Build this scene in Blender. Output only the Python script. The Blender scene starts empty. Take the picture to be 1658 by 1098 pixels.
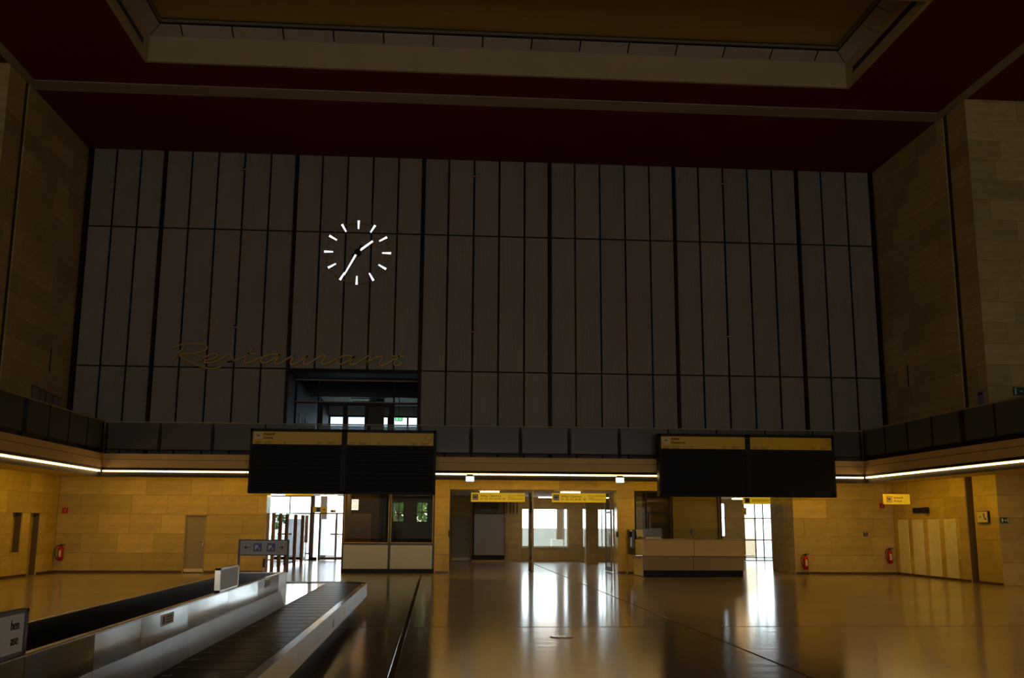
import bpy, bmesh, math, random
from mathutils import Vector, Matrix
random.seed(7)
PI = math.pi
sc = bpy.context.scene
col = sc.collection

# ------------------------------------------------------------------ camera
cam_d = bpy.data.cameras.new('camera'); cam = bpy.data.objects.new('camera', cam_d); col.objects.link(cam)
FPX, PITCH, YAW, ROLL = 1620.26, 0.1832, 0.0738, 0.0055
cam_d.sensor_fit = 'HORIZONTAL'; cam_d.sensor_width = 36.0; cam_d.lens = 36.0 * FPX / 1658.0
cam_d.clip_start = 0.05; cam_d.clip_end = 500
_f = Vector((math.sin(YAW) * math.cos(PITCH), math.cos(YAW) * math.cos(PITCH), math.sin(PITCH)))
_r = Vector((math.cos(YAW), -math.sin(YAW), 0)); _u = _r.cross(_f)
_c, _s = math.cos(ROLL), math.sin(ROLL)
_r2, _u2 = _c * _r + _s * _u, -_s * _r + _c * _u
cam.matrix_world = Matrix(((_r2.x, _u2.x, -_f.x, 0.0), (_r2.y, _u2.y, -_f.y, 0.0), (_r2.z, _u2.z, -_f.z, 1.6), (0, 0, 0, 1)))
sc.camera = cam

# ------------------------------------------------------------------ world, lights, exposure
w = bpy.data.worlds.new('overcast_sky'); sc.world = w; w.use_nodes = True
_bg = w.node_tree.nodes['Background']; _bg.inputs[0].default_value = (0.84, 0.93, 1.0, 1); _bg.inputs[1].default_value = 7.0
STRIP = 19.0          # fluorescent lamps behind the balcony edge, shielded from the hall, throwing light on the stone walls
REAR = 1080.0         # added fill standing for daylight from an assumed, unseen entrance behind the camera
for i in range(3):
    ld = bpy.data.lights.new('rear_fill_light', 'AREA'); ld.shape = 'RECTANGLE'; ld.size = 10.0; ld.size_y = 6.5
    ld.energy = REAR / 3; ld.color = (1.0, 0.94, 0.83)
    lo = bpy.data.objects.new('rear_fill_light', ld); col.objects.link(lo)
    lo.location = (-9.0 + 10.7 * i, -13.8, 3.7); lo.rotation_euler = (PI / 2, 0, 0)
sc.view_settings.view_transform = 'Standard'; sc.view_settings.look = 'None'
sc.view_settings.exposure = 0.0; sc.view_settings.gamma = 1.0; sc.view_settings.use_curve_mapping = False
sc.cycles.use_denoising = True; sc.cycles.max_bounces = 10; sc.cycles.diffuse_bounces = 5; sc.cycles.glossy_bounces = 5
sc.cycles.transparent_max_bounces = 24; sc.cycles.sample_clamp_indirect = 6.0
sc.cycles.caustics_reflective = False; sc.cycles.caustics_refractive = False

# ------------------------------------------------------------------ materials
M = {}
def nmat(name):
    m = bpy.data.materials.new(name); m.use_nodes = True; M[name] = m
    nt = m.node_tree; return m, nt, nt.nodes['Principled BSDF']
def mat(name, c, rough=0.5, metal=0.0, spec=0.5, noise=0.0, nscale=8.0, rnd=0.0, bump=0.0, bscale=30.0, stretch=(1, 1, 1), aniso=0.0, coat=0.0):
    m, nt, b = nmat(name); N, L = nt.nodes, nt.links
    b.inputs['Roughness'].default_value = rough; b.inputs['Metallic'].default_value = metal
    b.inputs['Specular IOR Level'].default_value = spec; b.inputs['Coat Weight'].default_value = coat
    b.inputs['Coat Roughness'].default_value = 0.08
    b.inputs['Anisotropic'].default_value = aniso
    c = (*c, 1); b.inputs['Base Color'].default_value = c
    tc = N.new('ShaderNodeTexCoord'); mp = N.new('ShaderNodeMapping'); mp.inputs['Scale'].default_value = stretch
    L.new(tc.outputs['Object'], mp.inputs[0])
    val = None
    if noise:
        nz = N.new('ShaderNodeTexNoise'); nz.inputs['Scale'].default_value = nscale; nz.inputs['Detail'].default_value = 6
        L.new(mp.outputs[0], nz.inputs['Vector'])
        mr = N.new('ShaderNodeMapRange'); mr.inputs['From Min'].default_value = 0.3; mr.inputs['From Max'].default_value = 0.7
        mr.inputs['To Min'].default_value = 1 - noise; mr.inputs['To Max'].default_value = 1 + noise
        L.new(nz.outputs['Fac'], mr.inputs['Value']); val = mr.outputs[0]
    if rnd:
        oi = N.new('ShaderNodeObjectInfo'); m2 = N.new('ShaderNodeMapRange')
        m2.inputs['To Min'].default_value = 1 - rnd; m2.inputs['To Max'].default_value = 1 + rnd
        L.new(oi.outputs['Random'], m2.inputs['Value'])
        if val is None: val = m2.outputs[0]
        else:
            mu = N.new('ShaderNodeMath'); mu.operation = 'MULTIPLY'; L.new(val, mu.inputs[0]); L.new(m2.outputs[0], mu.inputs[1]); val = mu.outputs[0]
    if val is not None:
        vm = N.new('ShaderNodeVectorMath'); vm.operation = 'SCALE'; vm.inputs[0].default_value = c[:3]
        L.new(val, vm.inputs['Scale']); L.new(vm.outputs[0], b.inputs['Base Color'])
    if bump:
        nb = N.new('ShaderNodeTexNoise'); nb.inputs['Scale'].default_value = bscale; nb.inputs['Detail'].default_value = 3
        L.new(mp.outputs[0], nb.inputs['Vector'])
        bp = N.new('ShaderNodeBump'); bp.inputs['Strength'].default_value = bump; bp.inputs['Distance'].default_value = 0.02
        L.new(nb.outputs['Fac'], bp.inputs['Height']); L.new(bp.outputs[0], b.inputs['Normal'])
    return m
def emis(name, c, s):
    m, nt, b = nmat(name)
    b.inputs['Base Color'].default_value = (0.8, 0.8, 0.8, 1); b.inputs['Emission Color'].default_value = (*c, 1); b.inputs['Emission Strength'].default_value = s
    return m
def glass(name, tint=(1, 1, 1), haze=0.0, hazecol=(0.5, 0.5, 0.5), ior=1.45, rough=0.02):
    m = bpy.data.materials.new(name); m.use_nodes = True; M[name] = m
    nt = m.node_tree; N, L = nt.nodes, nt.links
    for n in list(N): N.remove(n)
    out = N.new('ShaderNodeOutputMaterial'); tr = N.new('ShaderNodeBsdfTransparent'); tr.inputs[0].default_value = (*tint, 1)
    gl = N.new('ShaderNodeBsdfGlossy'); gl.inputs['Roughness'].default_value = rough
    fr = N.new('ShaderNodeFresnel'); fr.inputs[0].default_value = ior
    base = tr.outputs[0]
    if haze:
        di = N.new('ShaderNodeBsdfDiffuse'); di.inputs[0].default_value = (*hazecol, 1)
        tl = N.new('ShaderNodeBsdfTranslucent'); tl.inputs[0].default_value = (*hazecol, 1)
        ad = N.new('ShaderNodeMixShader'); ad.inputs[0].default_value = 0.85 if haze > 0.6 else 0.4; L.new(di.outputs[0], ad.inputs[1]); L.new(tl.outputs[0], ad.inputs[2])
        mx = N.new('ShaderNodeMixShader'); mx.inputs[0].default_value = haze; L.new(base, mx.inputs[1]); L.new(ad.outputs[0], mx.inputs[2]); base = mx.outputs[0]
    mg = N.new('ShaderNodeMixShader'); L.new(fr.outputs[0], mg.inputs[0]); L.new(base, mg.inputs[1]); L.new(gl.outputs[0], mg.inputs[2])
    L.new(mg.outputs[0], out.inputs[0]); return m

mat('stone', (0.56, 0.435, 0.19), 0.55, noise=0.13, nscale=2.2, rnd=0.17, bump=0.06, bscale=60, stretch=(1, 1, 3))
mat('stone_pale', (0.84, 0.80, 0.76), 0.55, noise=0.06, nscale=4)
mat('stone_polished', (0.52, 0.44, 0.33), 0.16, noise=0.18, nscale=2.5, rnd=0.10, stretch=(1, 1, 2))
mat('mortar', (0.14, 0.11, 0.07), 0.9)
mat('panel_grey', (0.34, 0.305, 0.27), 0.55, noise=0.09, nscale=1.3, rnd=0.08, stretch=(1.5, 1, 0.5))
mat('black_metal', (0.008, 0.0075, 0.007), 0.5, spec=0.25)
mat('dark_metal', (0.035, 0.032, 0.030), 0.4, metal=0.3)
mat('backing_dark', (0.010, 0.009, 0.008), 0.8)
mat('ceiling_red', (0.13, 0.0006, 0.001), 0.75, noise=0.05, nscale=0.6)
mat('groove_red', (0.10, 0.035, 0.02), 0.8)
mat('beige_paint', (0.48, 0.39, 0.23), 0.6, noise=0.05, nscale=0.7)
mat('trim_beige', (0.38, 0.32, 0.23), 0.6)
mat('moulding', (0.22, 0.18, 0.11), 0.6)
mat('ceiling_panel', (0.44, 0.345, 0.11), 0.45, noise=0.08, nscale=1.0, stretch=(0.2, 4, 1))
mat('light_panel', (0.42, 0.37, 0.32), 0.3, rnd=0.08, noise=0.05, nscale=3)
mat('plaster', (0.74, 0.68, 0.58), 0.7)
mat('plaster_white', (0.75, 0.75, 0.73), 0.6)
mat('soffit', (0.58, 0.47, 0.30), 0.6, noise=0.04, nscale=1)
mat('fascia', (0.80, 0.55, 0.20), 0.6, noise=0.05, nscale=1.5)
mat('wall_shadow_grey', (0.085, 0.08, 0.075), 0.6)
mat('room_grey', (0.17, 0.14, 0.10), 0.5)
mat('door_grey', (0.33, 0.29, 0.22), 0.45, noise=0.04, nscale=2)
mat('steel_sheet', (0.46, 0.48, 0.50), 0.10, metal=1.0, noise=0.06, nscale=2, rnd=0.10, bump=0.06, bscale=2.0, stretch=(1, 1, 0.25))
mat('steel_dull', (0.30, 0.31, 0.325), 0.20, metal=1.0, noise=0.06, nscale=2, rnd=0.1, bump=0.04, bscale=2.0)
mat('steel_deck', (0.62, 0.64, 0.66), 0.10, metal=1.0, noise=0.05, nscale=2)
mat('steel_bumper', (0.43, 0.44, 0.455), 0.22, metal=1.0, noise=0.1, nscale=6, bump=0.04, bscale=20)
mat('steel_rim', (0.62, 0.58, 0.52), 0.22, metal=1.0)
mat('rubber', (0.007, 0.007, 0.008), 0.32, spec=0.2, noise=0.2, nscale=12, rnd=0.1, bump=0.03, bscale=25)
mat('worn_tab', (0.35, 0.30, 0.23), 0.35)
mat('sign_yellow', (0.80, 0.52, 0.01), 0.4)
mat('sign_cream', (0.78, 0.70, 0.55), 0.45)
mat('ink', (0.012, 0.010, 0.008), 0.6)
mat('ink_grey', (0.10, 0.09, 0.08), 0.6)
mat('sign_grey', (0.34, 0.33, 0.34), 0.4)
mat('sign_white', (0.72, 0.74, 0.78), 0.4)
mat('sticker_paper', (0.92, 0.86, 0.89), 0.5)
mat('sign_blue', (0.012, 0.045, 0.17), 0.4)
mat('sign_red', (0.45, 0.012, 0.012), 0.4)
mat('sign_green', (0.01, 0.13, 0.08), 0.4)
mat('print_white', (0.85, 0.85, 0.85), 0.5)
mat('poster_blue', (0.22, 0.22, 0.42), 0.5)
mat('flap', (0.010, 0.010, 0.011), 0.6, spec=0.2, rnd=0.25)
mat('gold', (0.50, 0.35, 0.09), 0.45, metal=0.2)
mat('ext_red', (0.50, 0.008, 0.012), 0.3)
mat('wood_post', (0.34, 0.19, 0.09), 0.45, noise=0.15, nscale=6, stretch=(4, 4, 0.5))
mat('bronze', (0.10, 0.065, 0.04), 0.4, metal=0.4)
mat('counter_cream', (0.92, 0.66, 0.20), 0.4, noise=0.03, nscale=2)
mat('counter_low', (0.48, 0.35, 0.14), 0.45)
mat('booth_panel', (0.40, 0.45, 0.45), 0.25, noise=0.03, nscale=3)
mat('screen_panel', (0.25, 0.19, 0.105), 0.2, spec=0.3)
mat('blind', (0.60, 0.56, 0.46), 0.5, rnd=0.06)
mat('blind_white', (0.75, 0.75, 0.72), 0.5)
mat('pink_paint', (0.55, 0.27, 0.22), 0.6)
mat('concrete', (0.30, 0.30, 0.27), 0.8, noise=0.08, nscale=1)
mat('outside_ground', (0.48, 0.48, 0.47), 0.8, noise=0.05, nscale=0.5)
mat('leaf', (0.08, 0.20, 0.05), 0.6, noise=0.5, nscale=3)
mat('bark', (0.10, 0.07, 0.05), 0.8)
mat('facade_white', (0.78, 0.78, 0.76), 0.6)
mat('frosted', (0.86, 0.88, 0.90), 0.5)
mat('device_black', (0.008, 0.008, 0.008), 0.5)
emis('strip_light', (1.0, 0.55, 0.008), STRIP); emis('strip_lens', (1.0, 0.62, 0.22), 9.0)
emis('tube_warm', (1.0, 0.62, 0.26), 22.0)
emis('clock_white', (0.96, 0.98, 1.0), 1.05)
emis('sign_yellow_lit', (1.0, 0.60, 0.02), 0.35); M['sign_yellow_lit'].node_tree.nodes['Principled BSDF'].inputs['Base Color'].default_value = (0.8, 0.5, 0.01, 1)
emis('exit_glow', (0.80, 1.0, 0.97), 1.1)
emis('exit_green', (0.10, 0.85, 0.22), 0.9)
glass('clear_glass', (0.94, 0.97, 0.96), ior=1.2)
glass('dimming_glass', (0.45, 0.48, 0.50), ior=1.3)  # tint added to cut the sky light entering the restaurant lobby
glass('dark_glass', (0.55, 0.50, 0.40), haze=0.02, hazecol=(0.3, 0.28, 0.22), ior=1.15)
glass('door_glass', (0.80, 0.85, 0.88), haze=0.4, hazecol=(0.85, 0.88, 0.90), ior=1.5)
glass('office_glass', (0.80, 0.78, 0.70), ior=1.22)
glass('rail_glass', (0.50, 0.56, 0.60), haze=0.55, hazecol=(0.30, 0.295, 0.27), ior=1.4, rough=0.25)
glass('frosted_glass', (0.8, 0.85, 0.9), haze=0.75, hazecol=(0.9, 0.92, 0.94), rough=0.3)

# polished floor: wear changes the gloss from slab to slab and the surface is slightly wavy
def floor_mat(name, rough, wave):
    m, nt, b = nmat(name); N, L = nt.nodes, nt.links
    tc = N.new('ShaderNodeTexCoord')
    n1 = N.new('ShaderNodeTexNoise'); n1.inputs['Scale'].default_value = 0.35; n1.inputs['Detail'].default_value = 5; L.new(tc.outputs['Object'], n1.inputs['Vector'])
    n2 = N.new('ShaderNodeTexNoise'); n2.inputs['Scale'].default_value = 45; n2.inputs['Detail'].default_value = 3; L.new(tc.outputs['Object'], n2.inputs['Vector'])
    ad = N.new('ShaderNodeMath'); ad.operation = 'ADD'; L.new(n1.outputs['Fac'], ad.inputs[0]); L.new(n2.outputs['Fac'], ad.inputs[1])
    cr = N.new('ShaderNodeValToRGB'); cr.color_ramp.elements[0].position = 0.35; cr.color_ramp.elements[0].color = (0.25, 0.20, 0.158, 1)
    cr.color_ramp.elements[1].position = 0.75; cr.color_ramp.elements[1].color = (0.42, 0.34, 0.275, 1)
    hf = N.new('ShaderNodeMath'); hf.operation = 'MULTIPLY'; hf.inputs[1].default_value = 0.5; L.new(ad.outputs[0], hf.inputs[0])
    L.new(hf.outputs[0], cr.inputs[0]); L.new(cr.outputs[0], b.inputs['Base Color'])
    mr = N.new('ShaderNodeMapRange'); mr.inputs['To Min'].default_value = rough * 0.8; mr.inputs['To Max'].default_value = rough * 1.25
    L.new(n1.outputs['Fac'], mr.inputs['Value']); L.new(mr.outputs[0], b.inputs['Roughness'])
    mp = N.new('ShaderNodeMapping'); mp.inputs['Scale'].default_value = (0.8, 1.6, 1); L.new(tc.outputs['Object'], mp.inputs[0])
    n3 = N.new('ShaderNodeTexNoise'); n3.inputs['Scale'].default_value = 2.0; n3.inputs['Detail'].default_value = 3; L.new(mp.outputs[0], n3.inputs['Vector'])
    b.inputs['Coat Weight'].default_value = 0.40; b.inputs['Coat Roughness'].default_value = 0.36   # worn wax film: a broad veil over the sharp polish
    bp = N.new('ShaderNodeBump'); bp.inputs['Strength'].default_value = wave; bp.inputs['Distance'].default_value = 0.01
    L.new(n3.outputs['Fac'], bp.inputs['Height']); L.new(bp.outputs[0], b.inputs['Normal'])
floor_mat('floor_far', 0.125, 0.06)
floor_mat('floor_near', 0.135, 0.30)

# ------------------------------------------------------------------ helpers
def link(name, me, m, parent=None, loc=None):
    o = bpy.data.objects.new(name, me); col.objects.link(o)
    if m is not None and len(me.materials) == 0: me.materials.append(M[m])
    if parent is not None: o.parent = parent
    if loc is not None: o.location = loc
    return o
def off(parent):
    v = Vector((0, 0, 0)); p = parent
    while p is not None: v += p.location; p = p.parent
    return v
def tag(o, label, cat, group=None, kind=None):
    o['label'] = label; o['category'] = cat
    if group: o['group'] = group
    if kind: o['kind'] = kind
    return o
def thing(name, label, cat, loc, group=None, kind=None):
    o = bpy.data.objects.new(name, None); col.objects.link(o); o.location = loc; o.empty_display_size = 0.2
    return tag(o, label, cat, group, kind)
class B:
    """collects shapes in world coordinates; build() links one mesh object"""
    def __init__(s): s.v = []; s.f = []; s.smooth = set()
    def box(s, x0, x1, y0, y1, z0, z1):
        n = len(s.v); s.v += [(x0, y0, z0), (x1, y0, z0), (x1, y1, z0), (x0, y1, z0), (x0, y0, z1), (x1, y0, z1), (x1, y1, z1), (x0, y1, z1)]
        s.f += [tuple(n + i for i in q) for q in ((0, 3, 2, 1), (4, 5, 6, 7), (0, 1, 5, 4), (1, 2, 6, 5), (2, 3, 7, 6), (3, 0, 4, 7))]; return s
    def cbox(s, x0, x1, y0, y1, z0, z1, c=0.01):
        """box with all edges chamfered"""
        bm = bmesh.new(); bmesh.ops.create_cube(bm, size=1)
        bmesh.ops.scale(bm, vec=(x1 - x0, y1 - y0, z1 - z0), verts=bm.verts)
        bmesh.ops.translate(bm, vec=((x0 + x1) / 2, (y0 + y1) / 2, (z0 + z1) / 2), verts=bm.verts)
        bmesh.ops.bevel(bm, geom=bm.edges[:], offset=c, segments=1, affect='EDGES')
        return s.bm(bm)
    def bm(s, bm, free=True):
        n = len(s.v); bm.verts.index_update(); s.v += [tuple(v.co) for v in bm.verts]; s.f += [tuple(n + v.index for v in f.verts) for f in bm.faces]
        if free: bm.free()
        return s
    def poly(s, pts):
        n = len(s.v); s.v += [tuple(p) for p in pts]; s.f.append(tuple(range(n, n + len(pts)))); return s
    def prism(s, pts, ext):
        """closed polygon (3D points) extruded by vector ext"""
        n = len(s.v); k = len(pts); e = Vector(ext)
        s.v += [tuple(p) for p in pts] + [tuple(Vector(p) + e) for p in pts]
        s.f.append(tuple(range(n + k - 1, n - 1, -1))); s.f.append(tuple(range(n + k, n + 2 * k)))
        for i in range(k): j = (i + 1) % k; s.f.append((n + i, n + j, n + k + j, n + k + i))
        return s
    def tube(s, pts, r, seg=8):
        pts = [Vector(p) for p in pts]; rings = []
        for i, p in enumerate(pts):
            d = (pts[min(i + 1, len(pts) - 1)] - pts[max(i - 1, 0)]).normalized()
            a = d.cross(Vector((0, 0, 1))); a = d.cross(Vector((0, 1, 0))) if a.length < 0.1 else a
            a.normalize(); b = d.cross(a); n = len(s.v)
            s.v += [tuple(p + a * r * math.cos(2 * PI * k / seg) + b * r * math.sin(2 * PI * k / seg)) for k in range(seg)]; rings.append(n)
        for q in range(len(rings) - 1):
            for k in range(seg):
                j = (k + 1) % seg; s.smooth.add(len(s.f)); s.f.append((rings[q] + k, rings[q] + j, rings[q + 1] + j, rings[q + 1] + k))
        s.f.append(tuple(rings[0] + k for k in range(seg))); s.f.append(tuple(rings[-1] + k for k in reversed(range(seg)))); return s
    def lathe(s, c, prof, seg=20):
        n = len(s.v)
        for r, z in prof: s.v += [(c[0] + r * math.cos(2 * PI * k / seg), c[1] + r * math.sin(2 * PI * k / seg), c[2] + z) for k in range(seg)]
        for q in range(len(prof) - 1):
            for k in range(seg):
                j = (k + 1) % seg; s.smooth.add(len(s.f)); s.f.append((n + q * seg + k, n + q * seg + j, n + (q + 1) * seg + j, n + (q + 1) * seg + k))
        s.f.append(tuple(n + k for k in reversed(range(seg)))); s.f.append(tuple(n + (len(prof) - 1) * seg + k for k in range(seg))); return s
    def build(s, name, m, parent=None, label=None):
        o = off(parent); me = bpy.data.meshes.new(name)
        me.from_pydata([(v[0] - o.x, v[1] - o.y, v[2] - o.z) for v in s.v], [], s.f)
        for i in s.smooth: me.polygons[i].use_smooth = True
        bm = bmesh.new(); bm.from_mesh(me); bmesh.ops.recalc_face_normals(bm, faces=bm.faces); bm.to_mesh(me); bm.free()
        ob = link(name, me, m, parent)
        if label: ob['label'] = label
        return ob
def box(name, m, parent, x0, x1, y0, y1, z0, z1, c=0.0, label=None):
    b = B(); b.cbox(x0, x1, y0, y1, z0, z1, c) if c else b.box(x0, x1, y0, y1, z0, z1)
    return b.build(name, m, parent, label)
def text(parent, body, size, loc, face, m='ink', align='LEFT', name='lettering', bold=0.0, shear=0.0):
    """flat print; face -y towards the camera, +x or -x for the side walls"""
    cu = bpy.data.curves.new('t', 'FONT'); cu.body = body; cu.size = size; cu.align_x = align; cu.extrude = 0.002; cu.offset = bold; cu.shear = shear
    to = bpy.data.objects.new('t', cu); col.objects.link(to)
    dg = bpy.context.evaluated_depsgraph_get(); me = bpy.data.meshes.new_from_object(to.evaluated_get(dg))
    bpy.data.objects.remove(to); bpy.data.curves.remove(cu)
    me.name = name; me.materials.clear()
    rz = {'-y': 0, '+x': PI / 2, '-x': -PI / 2}[face]
    me.transform(Matrix.Translation(Vector(loc) - off(parent)) @ Matrix.Rotation(rz, 4, 'Z') @ Matrix.Rotation(PI / 2, 4, 'X'))
    return link(name, me, m, parent)
def arrow_pts(cx, cz, s, d):   # arrow pointing left (d=-1) or right (d=1), in x,z
    p = [(-1, .13), (.25, .13), (-.1, .55), (.25, .55), (.85, 0), (.25, -.55), (-.1, -.55), (.25, -.13), (-1, -.13)]
    return [(cx + d * s * a, cz + s * b) for a, b in p]
def rrect(cx, cz, w_, h_, r, n=4):
    out = []
    for sx, sz, a0 in ((1, 1, 0), (-1, 1, 90), (-1, -1, 180), (1, -1, 270)):
        for k in range(n + 1):
            a = math.radians(a0 + 90 * k / n); out.append((cx + sx * (w_ / 2 - r) + r * math.cos(a), cz + sz * (h_ / 2 - r) + r * math.sin(a)))
    return out
def plane_icon(cx, cz, s, tilt, y):
    """small side-view aeroplane pictogram as polygon points (faces -y)"""
    p = [(-1, .05), (-.95, .35), (-.75, .35), (-.6, .1), (-.1, .1), (-.25, .6), (-.05, .6), (.3, .1), (.75, .1), (1, 0), (.75, -.1), (.25, -.1), (-.1, -.45), (-.3, -.45), (-.15, -.1), (-.8, -.1)]
    ca, sa = math.cos(tilt), math.sin(tilt)
    return [(cx + s * (a * ca - b * sa), y, cz + s * (a * sa + b * ca)) for a, b in p]
def smooth(pts, n=5):
    out = []
    for i in range(len(pts) - 1):
        p0, p1, p2, p3 = pts[max(i - 1, 0)], pts[i], pts[i + 1], pts[min(i + 2, len(pts) - 1)]
        for k in range(n):
            t = k / n
            out.append(tuple(0.5 * (2 * p1[q] + (p2[q] - p0[q]) * t + (2 * p0[q] - 5 * p1[q] + 4 * p2[q] - p3[q]) * t * t + (3 * p1[q] - p0[q] - 3 * p2[q] + p3[q]) * t ** 3) for q in range(2)))
    out.append(tuple(pts[-1])); return out
_cache = {}
def slab_mesh(key, L_, H_, T_, c, m):
    """chamfered plate, front towards local -y, origin at its front lower left corner"""
    k = (round(L_, 3), round(H_, 3), T_, c, m)
    if k not in _cache:
        me = bpy.data.meshes.new(key)
        v = [(0, T_, 0), (L_, T_, 0), (L_, T_, H_), (0, T_, H_), (0, c, 0), (L_, c, 0), (L_, c, H_), (0, c, H_), (c, 0, c), (L_ - c, 0, c), (L_ - c, 0, H_ - c), (c, 0, H_ - c)]
        f = [(3, 2, 1, 0), (8, 9, 10, 11)]
        for i in range(4):
            j = (i + 1) % 4; f += [(i, j, 4 + j, 4 + i), (4 + i, 4 + j, 8 + j, 8 + i)]
        me.from_pydata(v, [], f); me.update(); me.materials.append(M[m]); _cache[k] = me
    return _cache[k]
def subtract(r, holes):
    rs = [r]
    for (a0, a1, b0, b1) in holes:
        nx = []
        for (x0, x1, z0, z1) in rs:
            if a0 >= x1 - 1e-4 or a1 <= x0 + 1e-4 or b0 >= z1 - 1e-4 or b1 <= z0 + 1e-4: nx.append((x0, x1, z0, z1)); continue
            if a0 > x0: nx.append((x0, a0, z0, z1))
            if a1 < x1: nx.append((a1, x1, z0, z1))
            m0, m1 = max(x0, a0), min(x1, a1)
            if b0 > z0: nx.append((m0, m1, z0, b0))
            if b1 < z1: nx.append((m0, m1, b1, z1))
        rs = nx
    return [q for q in rs if q[1] - q[0] > 0.03 and q[3] - q[2] > 0.03]
def clad(parent, u0, u1, z0, z1, place, holes=(), course=0.62, lmin=0.95, lmax=1.65, m='stone', seed=1, T_=0.04, zoff=0.0):
    """stone slabs in courses; place(u, z) -> (location, rotation about z) of a slab's front lower left corner"""
    rg = random.Random(seed); k = math.floor((z0 - zoff) / course + 1e-6)
    while zoff + k * course < z1 - 1e-3:
        a, b = max(z0, zoff + k * course), min(z1, zoff + (k + 1) * course); u = u0
        while u < u1 - 1e-3:
            l = rg.choice((1.0, 1.15, 1.3, 1.45, 1.6)) * (lmin / 0.95)
            if u == u0 and k % 2: l *= 0.55
            if u1 - (u + l) < 0.35: l = u1 - u
            for (x0, x1, c0, c1) in subtract((u, u + l, a, b), holes):
                me = slab_mesh('stone_slab', x1 - x0 - 0.004, c1 - c0 - 0.004, T_, 0.004, m)
                o = bpy.data.objects.new('stone_slab', me); col.objects.link(o); o.parent = parent
                p, rz = place(x0 + 0.002, c0 + 0.002); o.location = p; o.rotation_euler = (0, 0, rz)
            u += l
        k += 1
def wall_core(name, rects, y0, y1, axis, m, label, parent=None):
    b = B()
    for (x0, x1, z0, z1) in rects:
        if axis == 'y': b.box(x0, x1, y0, y1, z0, z1)
        else: b.box(y0, y1, x0, x1, z0, z1)
    return tag(b.build(name, m, parent), label, 'wall', kind='structure')

# ------------------------------------------------------------------ key dimensions
D = 33.884            # end wall
XL, XR = -12.213, 15.703
ZC = 14.331           # ceiling
BY = 32.07; BXL, BXR = -10.33, 13.95    # balcony edges
ZB0, ZB1 = 3.06, 3.72 # balcony soffit and floor
YP = 27.35            # return face of the corner pilasters
RY = -14.0            # entrance end of the hall

# ------------------------------------------------------------------ floor
fl = tag(box('floor', 'mortar', None, -20, 22, RY - 0.5, 46.0, -0.25, -0.012), 'wide polished brown hall floor with thin dark joints', 'floor', kind='structure')
for (x0, x1) in ((-20, -0.475), (-0.41, 4.04), (4.08, 22)):
    box('floor_slab', 'floor_near', fl, x0, x1, RY - 0.5, 16.345, -0.2, 0, 0.004)
    box('floor_slab', 'floor_far', fl, x0, x1, 16.415, 45.9, -0.2, 0, 0.004)
t = thing('floor_cap', 'small round metal cap set in the floor near the long joint', 'floor cap', (1.85, 14.93, 0))
B().lathe((1.85, 14.93, 0.0), [(0.17, 0.0), (0.17, 0.006), (0.13, 0.008)], 24).build('rim', 'steel_rim', t)
B().lathe((1.85, 14.93, 0.0), [(0.128, 0.002), (0.128, 0.006)], 24).build('lid', 'dark_metal', t)

# ------------------------------------------------------------------ ceiling
ce = tag(B().box(-20, 22, 29.07, D + 0.4, ZC, ZC + 0.3).box(-20, 22, 26.892, 28.40, ZC, ZC + 0.3).box(-20, -8.315, 21.92, 26.892, ZC, ZC + 0.3)
         .box(11.861, 22, 21.92, 26.892, ZC, ZC + 0.3).box(-20, 22, RY - 0.4, 21.92, ZC, ZC + 0.3).box(-20, 22, 28.40, 29.07, ZC + 0.05, ZC + 0.3).build('ceiling', 'ceiling_red'),
         'dark red ceiling of the hall around a beige recess', 'ceiling', kind='structure')
box('ceiling_beam', 'trim_beige', ce, XL, XR, 28.40, 29.07, ZC - 0.03, ZC + 0.06)
for x0, x1 in ((XL - 0.03, -11.955), (15.41, XR + 0.03)):
    box('ceiling_beam', 'trim_beige', ce, x0, x1, RY, 28.40, ZC - 0.03, ZC + 0.06)
rc = tag(box('ceiling_recess', 'mortar', None, -8.6, 12.15, 21.6, 27.2, 16.2, 16.3), 'stepped beige ceiling recess with a rim of frosted light panels', 'ceiling', kind='structure')
rx0, rx1, ry0, ry1, zt = -8.305, 11.851, 21.93, 26.882, 15.09
box('recess_side', 'beige_paint', rc, rx0 - 0.1, rx1 + 0.1, ry1, ry1 + 0.1, ZC - 0.001, zt + 0.9)
box('recess_side', 'beige_paint', rc, rx0 - 0.1, rx1 + 0.1, ry0 - 0.1, ry0, ZC - 0.001, zt + 0.9)
for xa, sgn in ((rx0, 1), (rx1, -1)):   # side faces with a long black air slot
    a, b_ = (xa - 0.1, xa) if sgn > 0 else (xa, xa + 0.1)
    box('recess_side', 'beige_paint', rc, a, b_, ry0, ry1, ZC - 0.001, 14.585)
    box('recess_side', 'beige_paint', rc, a, b_, ry0, ry1, 14.785, zt + 0.9)
    box('recess_side', 'beige_paint', rc, a, b_, 26.48, ry1, 14.585, 14.785)
    box('recess_side', 'beige_paint', rc, a, b_, ry0, 22.35, 14.585, 14.785)
    box('air_slot', 'device_black', rc, a - 0.05, b_ - 0.03 if sgn > 0 else b_ + 0.05, 22.35, 26.48, 14.585, 14.785) if sgn > 0 else box('air_slot', 'device_black', rc, a + 0.03, b_ + 0.05, 22.35, 26.48, 14.585, 14.785)
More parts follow.
